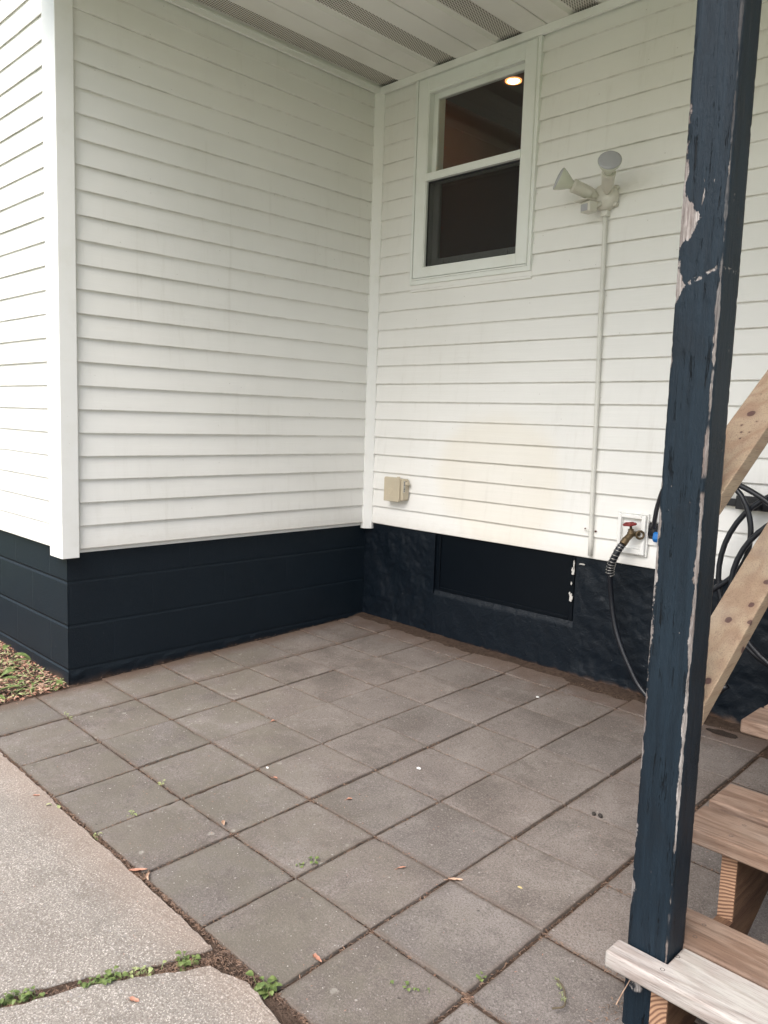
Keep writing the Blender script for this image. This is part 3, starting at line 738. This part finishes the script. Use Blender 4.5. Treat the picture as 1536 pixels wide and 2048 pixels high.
cl = finish('pipe_strap', bm, 'conduit', P, smooth=False)
bm = NB(); lathe(bm, (1.515, .0, .130), (0, -1, 0), [(0, .004), (.006, .0045), (.008, .002)], 10); rn = m_simple('rusty_nail', (.09, .03, .02), .8); finish('nail_head', bm, rn, P)
bm = NB(); lathe(bm, (1.460, .0, .137), (0, -1, 0), [(0, .003), (.006, .003), (.008, .0015)], 10); finish('nail_head', bm, rn, P)

# ------------------------------------------------------------------ tan utility box
U = empty('utility_box', (.25, -.03, .21), 'small tan plastic cable box on the siding near the inside corner', 'utility box')
bm = NB(); v = [(.168, .148), (.300, .148), (.305, .285), (.178, .285)]
def plate(bm, pts, y0, y1):
    a = [bm.verts.new((x, y0, z)) for x, z in pts]; b = [bm.verts.new((x, y1, z)) for x, z in pts]; n = len(pts)
    bm.faces.new(a); bm.faces.new(b[::-1])
    for i in range(n): bm.faces.new((a[i], b[i], b[(i+1) % n], a[(i+1) % n]))
plate(bm, [(.185, .158), (.322, .158), (.330, .166), (.330, .272), (.322, .280), (.190, .282)], -.001, -.050)
finish('box_body', bm, 'tan', U, bevel=.004, seg=3)
bm = NB(); plate(bm, [(.190, .150), (.305, .150), (.312, .160), (.312, .282), (.308, .288), (.197, .288), (.190, .280)], -.0505, -.062); lid = finish('lid', bm, 'tan', U, bevel=.0035, seg=3)
bm = NB(); lathe(bm, (.243, -.0615, .208), (0, -1, 0), [(0, .019), (.002, .019), (.0025, .0165), (.0008, .016), (.0006, .001)], 24); box(bm, .196, .306, -.0632, -.0618, .1785, .1800); finish('knockout', bm, 'tan', lid, smooth=False)
bm = NB(); lathe(bm, (.333, -.022, .256), (1, -.3, 0), [(0, .013), (.010, .013), (.014, .009), (.015, .001)], 14); finish('screw_boss', bm, 'tan', U, bevel=.001)
for q in ((.3305, .3335, -.03, -.018, .232, .235), (.3305, .3335, -.03, -.018, .222, .225), (.25, .262, -.03, -.02, .1495, .1575), (.262, .274, -.03, -.018, .283, .290)):
    bm = NB(); box(bm, *q); finish('latch', bm, 'tan', U, bevel=.001)
bm = NB(); box(bm, .3302, .3309, -.046, -.034, .205, .270); stk = finish('sticker', bm, 'sticker', U)
bm = NB()
for (za, zb, ya, yb) in ((.256, .266, -.044, -.040), (.244, .252, -.0445, -.038), (.238, .240, -.0445, -.037), (.230, .235, -.043, -.037), (.221, .228, -.0445, -.036), (.208, .218, -.044, -.037)): box(bm, .3310, .3313, ya, yb, za, zb)
finish('print', bm, 'ink', stk)

# ------------------------------------------------------------------ hose faucet
FB = empty('faucet_box', (1.70, -.012, .14), 'white recessed wall box around the garden tap left of the post', 'faucet box')
bm = NB(); frame(bm, 1.634, 1.765, .055, .230, .016, .020, .024, .018, -.026, -.001); finish('box_frame', bm, 'trim', FB, bevel=.003)
bm = NB(); frame(bm, 1.626, 1.772, .048, .237, .007, .006, .006, .006, -.012, -.0005); finish('outer_flange', bm, 'trim', FB, bevel=.0015)
bm = NB(); box(bm, 1.649, 1.746, -.0035, .0, .078, .213); finish('back_plate', bm, 'trim', FB)
TP = empty('garden_tap', (1.715, -.05, .13), 'old brass garden tap with a red wheel handle and hose attached', 'tap')
bm = NB(); ax = Vector((-.32, -.62, -.55)).normalized()
tube(bm, smooth_path([(1.725, -.004, .145), (1.722, -.035, .147), (1.715, -.055, .142), (1.705, -.075, .122), (1.698, -.088, .103)]), [.011]*8+[.0125]*8+[.0145]*8+[.0165]*8+[.0165], 16)
lathe(bm, (1.716, -.052, .142), (-.06, -.12, 1), [(0, .017), (.012, .017), (.014, .013), (.026, .012), (.028, .006), (.042, .005)], 16)
finish('tap_body', bm, 'brass', TP, smooth=True)
bm = NB(); lathe(bm, (1.7105, -.060, .1835), (-.06, -.12, 1), [(0, .010), (.004, .011), (.010, .011), (.012, .006)], 14)
hc = Vector((1.710, -.061, .190)); hax = Vector((-.06, -.12, 1)).normalized(); rg = ring_pts(hc, hax, .0235, 40)
rg = [hc+(q-hc)*(1+.09*math.cos(i*2*math.pi/40*5)) for i, q in enumerate(rg)]
tube(bm, rg+rg[:2], .0055, 8, cap=False)
for k in range(5): tube(bm, [hc, rg[k*8]], .004, 6)
finish('handle_wheel', bm, 'red', TP, smooth=True)
bm = NB(); rg2 = ring_pts(Vector((1.752, -.042, .146)), Vector((1, -.9, .1)), .0165, 24); tube(bm, rg2+rg2[:1], .005, 8, cap=False); tube(bm, [(1.728, -.035, .146), (1.742, -.040, .146)], .008, 10); finish('packing_ring', bm, 'brass', TP, smooth=True)
HS = empty('garden_hose', (1.8, -.06, -.2), 'black rubber garden hose from the tap down behind the post and coiled', 'hose')
hp = smooth_path([(1.697, -.089, .101), (1.684, -.103, .070), (1.668, -.108, .030), (1.656, -.104, -.005), (1.652, -.098, -.040)])
bm = NB(); tube(bm, hp, .0155, 14); finish('hose_cuff', bm, 'rubber', HS, smooth=True)
bm = NB(); sp = []
NT = 11
for i in range(NT*14):
    f = i/(NT*14-1)*(len(hp)-1); k = int(f); p = hp[k].lerp(hp[min(k+1, len(hp)-1)], f-k); d = (hp[min(k+1, len(hp)-1)]-hp[max(k-1, 0)]); q = ring_pts(p, d, .0178, 14)[i % 14]; sp.append(q)
tube(bm, sp, .0016, 6); finish('wire_spring', bm, 'steel', HS, smooth=True)
body = [(1.652, -.098, -.040), (1.652, -.085, -.10), (1.658, -.075, -.17), (1.678, -.075, -.26), (1.712, -.080, -.34), (1.765, -.085, -.43), (1.83, -.09, -.515), (1.93, -.10, -.565), (2.08, -.11, -.52), (2.2, -.11, -.40)]
# loops: around the hanger behind the post, then wide sagging loops to its right
def arc(cx, cz, rx, rz, a0, a1, y0, y1, k=12):
    return [(cx+rx*math.cos(R(a0+(a1-a0)*i/k)), y0+(y1-y0)*i/k, cz+rz*math.sin(R(a0+(a1-a0)*i/k))) for i in range(k+1)]
bm = NB(); tube(bm, smooth_path(body, 8), .0115, 14); finish('hose_run', bm, 'rubber', HS, smooth=True)
bm = NB(); tube(bm, smooth_path([(2.02, -.10, .43), (2.10, -.115, .425), (2.175, -.125, .385), (2.213, -.13, .34), (2.238, -.13, .275), (2.246, -.13, .21), (2.236, -.13, .125), (2.195, -.125, .05), (2.115, -.12, -.022), (2.05, -.11, -.055), (1.97, -.11, -.04), (1.91, -.11, .03), (1.89, -.105, .15), (1.91, -.10, .30), (1.96, -.10, .41), (2.02, -.085, .43)], 8), .0108, 14); finish('hose_loop', bm, 'rubber', HS, smooth=True)
for (cx, cz, rx, rz, y, dz_) in ((2.47, .06, .34, .36, -.11, 0), (2.56, .02, .36, .33, -.16, 0)):
    bm = NB(); tube(bm, arc(cx, cz, rx, rz, 80, 440, y, y-.01, 48), .0108, 14, cap=False); finish('hose_loop', bm, 'rubber', HS, smooth=True)
bm = NB(); tube(bm, smooth_path([(2.05, -.10, .42), (2.16, -.12, .41), (2.25, -.13, .375), (2.32, -.13, .33), (2.40, -.13, .25)], 6), .0108, 14); finish('hose_run', bm, 'rubber', HS, smooth=True)
HG = empty('hose_hanger', (2.0, -.03, .3), 'black wall mounted hose hanger mostly hidden behind the blue post', 'hose hanger')
bm = NB(); prism(bm, [(-.001, .20), (-.012, .19), (-.018, .15), (-.001, .13)], 1.775, 1.812)
tube(bm, smooth_path([(1.785, -.015, .185), (1.806, -.03, .19), (1.816, -.045, .225), (1.828, -.05, .29), (1.86, -.06, .37), (1.93, -.07, .405), (2.03, -.075, .41), (2.13, -.07, .40)], 8), .010, 10); finish('hook', bm, 'black', HG, smooth=True)
bm = NB(); box(bm, 2.14, 2.62, -.028, -.006, .300, .355); box(bm, 2.20, 2.245, -.085, -.028, .305, .33); box(bm, 1.9, 2.14, -.02, -.006, .31, .34); finish('bracket', bm, 'black', HG, bevel=.004)
bm = NB(); prism(bm, [(-.018, .168), (-.035, .162), (-.040, .135), (-.025, .118), (-.012, .13)], 1.806, 1.838); BLO = finish('blue_nozzle', bm, 'blue', None, bevel=.006, seg=3)
tag(BLO, 'bright blue plastic hose nozzle peeking out left of the blue post', 'nozzle')

# ------------------------------------------------------------------ post
bm = NB(); hw = .044
PX, PY = 2.691, -1.727
NZ = 520; zb, zt = -.68, 2.475
prev = None
sec = []
for s_ in range(4):
    for k in range(8): sec.append((s_, k/8))
def ppt(s_, t_, z):
    a = [(-1, -1), (1, -1), (1, 1), (-1, 1)]; p = Vector(a[s_]).lerp(Vector(a[(s_+1) % 4]), t_)
    ce = min(abs(t_), abs(1-t_))*.088
    r = hw-.0018*max(0, 1-ce/.004)-.0016*max(0, nz(p.x*3, p.y*3, z*60)-.05)*max(0, 1-ce/.012)+.0003*nz(p.x*4, p.y*4, z*3)
    return Vector((PX+p.x*r+.0015*nz(0, 1, z*.7), PY+p.y*r+.0015*nz(3, 1, z*.7), z))
for i in range(NZ+1):
    z = zb+(zt-zb)*i/NZ; cur = [bm.verts.new(ppt(s_, t_, z)) for s_, t_ in sec]
    if prev:
        for k in range(len(sec)): bm.faces.new((prev[k], prev[(k+1) % len(sec)], cur[(k+1) % len(sec)], cur[k]))
    prev = cur
bm.faces.new(prev)
tag(finish('porch_post', bm, 'post', smooth=True, origin=(PX, PY, -.66)), 'tall square porch post with peeling dark blue paint at the stair corner', 'post')

# ------------------------------------------------------------------ wooden stairs
ST = empty('wooden_stairs', (3.2, -1.5, -.64), 'weathered wooden stairs with sloping rails behind the blue post', 'stairs')
def plank(x0, x1, y0, y1, z1, m, notch=False, th=.037, label=None):
    bm = NB(); 
    if notch: # cut round the post
        nx0, ny = PX+hw+.003, PY-hw-.002
        pts = [(x0, y0), (x1, y0), (x1, y1), (nx0, y1), (nx0, ny), (x0, ny)]
        a = [bm.verts.new((x, y, z1-th)) for x, y in pts]; b = [bm.verts.new((x, y, z1)) for x, y in pts]; n = len(pts)
        bm.faces.new(a[::-1]); bm.faces.new(b)
        for i in range(n): bm.faces.new((a[i], a[(i+1) % n], b[(i+1) % n], b[i]))
    else: box(bm, x0, x1, y0, y1, z1-th, z1)
    o = finish('tread_plank', bm, m, ST, bevel=.0065, seg=4)
    if label: o['label'] = label
    for sx_ in (2.742, 3.218, 3.658):
        for fy in (.28, .74):
            b2 = NB(); lathe(b2, (sx_+random.uniform(-.006, .006), y0+(y1-y0)*fy+random.uniform(-.006, .006), z1-.0012), (0, 0, 1), [(0, .0052), (.0010, .0052), (.0016, .0040), (.0004, .0025), (.0003, .0003)], 12); finish('screw_head', b2, 'screw', o)
    return o
XR = 3.72
plank(2.630, XR, -1.832, -1.697, -.470, 'tread_pale', True, label='pale grey front plank notched round the post')
plank(2.655, XR, -1.690, -1.553, -.470, 'tread')
tops = [(-.305, -1.512, -1.372, -1.350, -1.213), (-.137, -1.176, -1.036, -1.028, -.891), (.031, -.845, -.705, -.697, -.56), (.199, -.515, -.375, -.367, -.23), (.367, -.185, -.02, None, None)]
for i, (z, a, b, c, d) in enumerate(tops):
    o = plank(2.631, XR, a, b, z, 'tread'); o.rotation_euler = (0, 0, 0)
    if c is not None: plank(2.632+.004*(i % 2), XR, c, d, z+(.006 if i == 0 else .001), 'tread')
prof = [(-1.800, -.70), (-1.800, -.5075), (-1.475, -.5075), (-1.475, -.3425), (-1.145, -.3425), (-1.145, -.1745), (-.815, -.1745), (-.815, -.0065), (-.485, -.0065), (-.485, .1615), (-.155, .1615), (-.155, .3295), (-.03, .3295), (-.03, .11), (-1.50, -.66), (-1.55, -.70)]
for x in (2.7205, 3.20, 3.64):
    bm = NB(); prism(bm, prof, x, x+.037); st = finish('stringer', bm, 'stringer', ST, bevel=.0015)
    for (y, za, zb2) in ((-1.8007, -.66, -.5085), (-1.4757, -.5065, -.3435), (-1.1457, -.3415, -.1755)):
        bm = NB(); box(bm, x+.0012, x+.0358, y-.0008, y, za, zb2); finish('cut_end', bm, 'endg', st)
sl = .625; cs_ = 1/math.sqrt(1+sl*sl); 
def rail(zs, label, m='rail'):
    y0, y1 = -1.6825, -.10; bm = NB(); th = .037/cs_
    prism(bm, [(y0, zs), (y1, zs+sl*(y1-y0)), (y1, zs+sl*(y1-y0)-th), (y0, zs-th)], 2.645, 2.7335)
    o = finish('rail', bm, m, ST, bevel=.0025); o['label'] = label
rail(.486, 'upper sloping rail board', 'rail_up'); rail(.050, 'lower sloping rail board with dark knots')
bm = NB(); box(bm, 2.645, 2.733, -.10, -.018, -.62, 1.60); finish('newel_post', bm, 'rail', ST, bevel=.003)

# ------------------------------------------------------------------ plants and litter
def leaf(bm, base, dirv, L, Wd, up=.4, curl=.3, seg=6, seed=0):
    base = Vector(base); d = Vector(dirv).normalized(); side = d.cross(Vector((0, 0, 1))).normalized(); rows = []
    for i in range(seg+1):
        t_ = i/seg; wd = Wd*math.sin(math.pi*min(1, .08+t_*.92))**.8*(1-.25*t_)
        c = base+d*L*t_*(1-.1*t_)+Vector((0, 0, 1))*(L*(up*t_-curl*t_*t_))
        wob = .12*Wd*nz(t_*5, seed)
        rows.append((bm.verts.new(c-side*wd+Vector((0, 0, wd*.35+wob))), bm.verts.new(c), bm.verts.new(c+side*wd+Vector((0, 0, wd*.35-wob)))))
    for a, b in zip(rows, rows[1:]):
        bm.faces.new((a[0], a[1], b[1], b[0])); bm.faces.new((a[1], a[2], b[2], b[1]))
def weed(x, y, n, L, Wd, label, name='weed', m='green', seed=0, up=.5, group=None, spread=0, axis=(0, 1), cat='weed'):
    rnd = random.Random(seed); bm = NB()
    for i in range(int(n*(1.7 if spread > .01 else 1))):
        a = rnd.uniform(0, 6.283); s_ = rnd.uniform(-spread, spread); px, py = x+axis[0]*s_+rnd.uniform(-.006, .006), y+axis[1]*s_+rnd.uniform(-.006, .006)
        l_ = L*rnd.uniform(.32, .78)
        if rnd.random() < .55:  # short stalk
            top = Vector((px+.5*l_*math.cos(a), py+.5*l_*math.sin(a), G(px, py)+rnd.uniform(.3, .9)*l_))
            tube(bm, [(px, py, G(px, py)-.012), top], .0007, 5); leaf(bm, top, (math.cos(a), math.sin(a), 0), l_*.7, Wd*rnd.uniform(.5, .95), rnd.uniform(.0, .4), rnd.uniform(.2, .6), seed=i)
        else: leaf(bm, (px, py, G(px, py)-.006), (math.cos(a), math.sin(a), 0), l_, Wd*rnd.uniform(.7, 1.2), up*rnd.uniform(.6, 1.6), rnd.uniform(.2, .7), seed=i)
    o = finish(name, bm, m, smooth=True, origin=(x, y, G(x, y))); tag(o, label, cat, group)
gw = 'weeds growing in the joints and cracks'
weed(1.862, -2.352, 16, .034, .0085, 'bright weed tuft at the upper end of the slab crack', seed=1, spread=.018, axis=(.3, .95), group=gw)
weed(1.823, -2.435, 14, .026, .007, 'sparse trailing weed just below the top tuft in the slab crack', seed=2, spread=.035, axis=(.5, .85), group=gw, m='green2')
weed(1.785, -2.520, 34, .030, .0095, 'largest leafy weed clump midway along the slab crack', seed=3, spread=.045, axis=(.48, .87), group=gw)
weed(1.705, -2.680, 42, .028, .008, 'dark mossy weed clump lower down the slab crack', seed=4, spread=.050, axis=(.38, .92), group=gw)
weed(1.668, -2.79, 34, .026, .008, 'weed clump at the lower left edge of the photo in the crack', seed=14, spread=.06, axis=(.3, .95), group=gw)
weed(2.053, -2.270, 20, .040, .011, 'broad leaved weed at the slab corner beside a brown root tangle', seed=5, spread=.012, axis=(1, 0), group=gw)
weed(1.758, -1.885, 6, .028, .010, 'small green sprout at a paver crossing near the patio centre', seed=6, group=gw)
weed(1.742, -1.918, 4, .022, .009, 'tiny two leaved sprout left of the centre sprout', seed=7, group=gw)
weed(2.364, -1.895, 7, .024, .010, 'bright clover sprout on the paver corner near the stairs', seed=8, group=gw)
weed(1.172, -2.129, 7, .032, .008, 'thin green sprout in the left outer paver joint', seed=9, group=gw, m='green2')
weed(1.053, -1.959, 6, .028, .008, 'pale sprout at the joint nearer the house corner', seed=10, group=gw, m='green2')
weed(.965, -2.275, 6, .045, .008, 'long leaf sprout on the edge of the big concrete slab', seed=11, group=gw, m='green2')
weed(1.213, -2.262, 6, .028, .007, 'small weed on the slab joint below the long leaf sprout', seed=12, group=gw, m='green2')
weed(.30, -1.952, 10, .020, .006, 'pale dried weed in the joint by the house corner', seed=13, spread=.05, axis=(1, 0), group=gw, m='green2')
weed(2.28, -2.03, 9, .020, .006, 'creeping weed in the paver joint at the bottom of the photo', seed=15, spread=.06, axis=(.9, .4), group=gw)
# broad leaved weeds in the bed left of the corner
gb = 'broad leaved weeds in the bed by the foundation'
for k, (x, y, n_, L, lab) in enumerate(((-.14, -2.10, 12, .115, 'large broad leaved weed nearest the paving edge in the bed'), (-.36, -1.98, 11, .11, 'broad leaved weed further along the foundation bed'),
                                       (-.08, -1.95, 9, .075, 'low leafy weed beside the house corner'), (-.30, -2.18, 10, .11, 'broad leaved weed at the left edge of the photo'), (-.50, -2.05, 9, .11, 'faded weed at the back of the foundation bed'), (-.02,-1.88, 6,.05,'little green weed at the foot of the house corner'))):
    weed(x, y, int(n_*1.2), L*1.9, .024 if L > .09 else .015, lab, name='broadleaf_weed', m='green' if k != 4 else 'green2', seed=40+k, up=.45, group=gb)
def scatter(name, m, pts, lmin, lmax, wmin, wmax, label, cat, seed=0, flat=.25, zo=.002):
    rnd = random.Random(seed); bm = NB()
    for (x, y) in pts:
        a = rnd.uniform(0, 6.283); L = rnd.uniform(lmin, lmax); wd = rnd.uniform(wmin, wmax); d = Vector((math.cos(a), math.sin(a), rnd.uniform(-flat, flat))).normalized()
        s_ = d.cross(Vector((rnd.uniform(-.6, .6), rnd.uniform(-.6, .6), 1))).normalized(); c = Vector((x, y, G(x, y)+zo+rnd.uniform(0, .004)))
        b = Vector((0, 0, rnd.uniform(0, .25)*L))
        v = [bm.verts.new(p) for p in (c-d*L*.5, c-s_*wd*.5+b*.6, c+b, c+d*L*.5, c+s_*wd*.5+b*.6)]
        bm.faces.new((v[0], v[1], v[2])); bm.faces.new((v[1], v[3], v[2])); bm.faces.new((v[2], v[3], v[4])); bm.faces.new((v[0], v[2], v[4]))
    o = finish(name, bm, m); tag(o, label, cat, kind='stuff')
rnd = random.Random(3); jp = []; jp2 = []
for _ in range(9000):
    if rnd.random() < .5:
        x = rnd.choice(MX[1:10])+rnd.gauss(0, .0028); y = rnd.uniform(-2.25, -.06)
    else:
        y = rnd.choice(LY[1:8])+rnd.gauss(0, .0028); x = rnd.uniform(0, 2.75)
    dens = .5+.6*nz(x*5, y*5, 2)+(.35 if y < -1.2 else 0)
    if rnd.random() < dens: jp.append((x, y))
for x in MX[1:10]:
    for y in LY[1:8]:
        for _ in range(int(26*max(0, .45+nz(x*3, y*3, 8))*(1.5 if y < -1.3 else .6))): jp.append((x+rnd.gauss(0, .011), y+rnd.gauss(0, .009)))
for (x, y, s_, k) in ((2.372, -1.962, .016, 120), (2.62, -1.955, .03, 160), (1.46, -2.265, .018, 110), (.905, -2.262, .012, 60), (2.0, -2.285, .03, 150), (1.90, -2.285, .02, 110)):
    for _ in range(k): jp.append((x+rnd.gauss(0, s_), y+rnd.gauss(0, s_*.6)))
scatter('joint_litter', 'needle', jp, .004, .018, .0010, .0034, 'reddish brown needles and grit caught in the paver joints', 'litter', 1, .3, -.004)
jp = []
for _ in range(2600):
    x = rnd.uniform(.3, 2.7); jp.append((x, -2.262+rnd.gauss(0, .004)))
for _ in range(2600):
    t_ = rnd.random(); a, b = Vector((1.895, -2.30)), Vector((1.66, -2.84)); p = a.lerp(b, t_); jp.append((p.x+rnd.gauss(0, .014), p.y+rnd.gauss(0, .014)))
for _ in range(2200):
    jp.append((rnd.uniform(2.60, 3.0), rnd.uniform(-2.28, -1.72)))
scatter('slab_joint_litter', 'needle', jp, .004, .020, .0008, .003, 'brown needles and soil crumbs along the slab edge and crack', 'litter', 2, .35, -.004)
pts = [(rnd.uniform(-1.1, -.005), rnd.uniform(-2.34, -1.80)) for _ in range(1900)]
scatter('leaf_litter', 'dry', pts, .012, .045, .005, .017, 'dry tan leaf litter covering the bed by the foundation', 'litter', 3, .45, .002)
pts = [(rnd.uniform(-1.1, .02), rnd.uniform(-2.30, -1.80)) for _ in range(1300)]
scatter('leaf_litter', 'dry2', pts, .010, .035, .003, .010, 'reddish dry leaf shreds mixed into the bed by the foundation', 'litter', 4, .5, .006)
pts = [(rnd.uniform(-1.1, 0), rnd.uniform(-2.3, -1.80)) for _ in range(750)]
scatter('ground_cover', 'green2', pts, .015, .05, .004, .010, 'small green blades among the dry leaves of the bed', 'ground cover', 5, .6, .008)
pts = []
for _ in range(800): pts.append((rnd.uniform(0, 2.7), rnd.uniform(-2.25, -.2)))
for _ in range(260): pts.append((rnd.uniform(.3, 2.2), rnd.uniform(-3.0, -2.3)))
scatter('fine_debris', 'dry2', pts, .002, .009, .001, .0025, 'tiny dry bits scattered over the pavers and slab', 'litter', 6, .15, .0015)
pts = [(rnd.uniform(0, 2.9), -.05+rnd.gauss(0, .022)) for _ in range(1200)]+[(-.026+abs(rnd.gauss(0, .006)), rnd.uniform(-1.8, 0)) for _ in range(350)]
scatter('wall_foot_litter', 'needle', pts, .003, .011, .001, .004, 'rusty crumbs of soil along the foot of both walls', 'litter', 8, .3, .0)
def dryleaf(x, y, L, Wd, ang, label, m='dry2', seed=0):
    bm = NB(); d = Vector((math.cos(ang), math.sin(ang), .05)); rows = []
    s_ = Vector((-math.sin(ang), math.cos(ang), 0))
    for i in range(9):
        t_ = i/8; wd = Wd*math.sin(math.pi*(.06+.9*t_))**.7; c = Vector((x, y, G(x, y)+.004))+d*L*(t_-.5)+s_*.25*L*(t_-.5)**2*2
        rows.append([bm.verts.new(c+s_*wd*k+Vector((0, 0, abs(k)*wd*.9+.003*nz(t_*4, k, seed)))) for k in (-1, 0, 1)])
    for a, b in zip(rows, rows[1:]):
        for k in (0, 1): bm.faces.new((a[k], a[k+1], b[k+1], b[k]))
    tube(bm, [Vector((x, y, G(x, y)+.004))-d*L*.5, Vector((x, y, G(x, y)+.003))-d*L*.85], .0008, 5)
    tag(finish('dry_leaf', bm, m, smooth=True, origin=(x, y, G(x, y))), label, 'dry leaf', 'fallen dry leaves')
for i, a in enumerate(((2.060, -2.128, .036, .006, -.2, 'salmon brown curled leaf on the joint at the bottom centre'), (2.09, -1.655, .040, .005, .6, 'long tan leaf lying in the joint at the patio centre'),
        (.902, -1.372, .018, .006, 1.2, 'small brown leaf standing upright at a crossing near the left wall'), (1.412, -1.952, .030, .006, -.7, 'pale curled leaf at the third outer crossing'),
        (1.29, -1.66, .018, .005, .3, 'small reddish leaf by the left middle crossing'), (1.46, -2.262, .05, .006, .9, 'longest dry leaf of the pile on the slab edge'),
        (1.50, -2.255, .04, .004, -.6, 'thin dry blade right of the leaf pile'), (1.05, -2.53, .030, .004, .5, 'brown crescent leaf alone on the big slab'),
        (1.42, -2.62, .026, .004, -.3, 'red brown sliver leaf low on the big slab'), (1.885, -2.50, .030, .006, .4, 'tan leaf on the small slab beside the crack weeds'),
        (.74, -2.42, .02, .004, .1, 'small dark leaf scrap high on the big slab'), (1.95, -1.72, .025, .003, 1.0, 'thin red leaf in the joint left of the centre'),
        (1.57, -1.57, .018, .005, .9, 'small orange leaf scrap by the upper middle joint'), (.86, -2.30, .024, .004, .7, 'dry scrap on the slab edge near the top left'))):
    dryleaf(*a[:5], a[5], 'dry' if i in (1, 3, 6) else 'dry2', i)
bm = NB(); flake(bm, (2.231, -1.552, G(2.231, -1.552)+.004), .009, .0045, 3, 'z'); tag(finish('yellow_leaf', bm, m_simple('yellow_leaf', (.52, .42, .18), .6)), 'tiny yellow leaf lying on a paver near the stairs', 'leaf')
for k, (x, y, a, b, lab) in enumerate(((1.576, -1.239, .010, .006, 'white paint chip on the paver left of the patio middle'), (1.799, -.963, .012, .008, 'smeared white chip right of the patio middle'),
        (1.475, -.346, .008, .006, 'small white chip nearest the window wall'), (1.208, -1.631, .006, .004, 'tiny white chip near the left middle joint'))):
    bm = NB(); flake(bm, (x, y, G(x, y)+.004), a, b, k+9, 'z'); tag(finish('paint_chip', bm, 'white'), lab, 'paint chip', 'white paint chips on the patio')
bm = NB()
for i in range(5):
    c = Vector((2.182+rnd.uniform(-.012, .012), -1.059+rnd.uniform(-.006, .006), G(2.18, -1.06)+.007)); lathe(bm, c-Vector((0, 0, .006)), (0, 0, 1), [(0, .003), (.003, .0065), (.008, .006), (.011, .002)], 9)
tag(finish('dark_clod', bm, m_simple('dark_clod', (.03, .025, .022), .8), smooth=True), 'small dark crumbly clod on the pavers beside the post', 'clod')
bm = NB(); g0 = G(2.53, -1.81)+.006
tube(bm, smooth_path([(2.49, -1.775, g0), (2.515, -1.79, g0+.004), (2.535, -1.812, g0+.002), (2.548, -1.84, g0+.003), (2.532, -1.86, g0)]), .0022, 7)
tw = finish('mossy_twig', bm, 'bark', smooth=True); tag(tw, 'short bent twig with grey green moss at the foot of the stairs', 'twig')
bm = NB(); rnd = random.Random(5)
for i in range(26):
    t_ = rnd.random(); p = Vector((2.49, -1.775, g0)).lerp(Vector((2.54, -1.825, g0+.003)), t_); a = rnd.uniform(0, 6.28); leaf(bm, p, (math.cos(a), math.sin(a), 0), rnd.uniform(.006, .012), .0022, .5, .3, 3, i)
finish('moss', bm, 'moss', tw)
bm = NB(); flake(bm, (2.20, -.12, G(2.2, -.12)+.0025), .085, .040, 21, 'z', .001, .2); tag(finish('wet_patch', bm, m_simple('wet_concrete', (.045, .033, .026), .25)), 'dark wet patch on the paving under the hose', 'wet patch')
bm = NB(); tube(bm, [(2.668, -1.7745, -.535), (2.655, -1.79, -.575), (2.648, -1.80, -.60)], .0011, 6); tag(finish('straw', bm, 'dry'), 'pale straw stuck to the post foot below the front plank', 'straw')
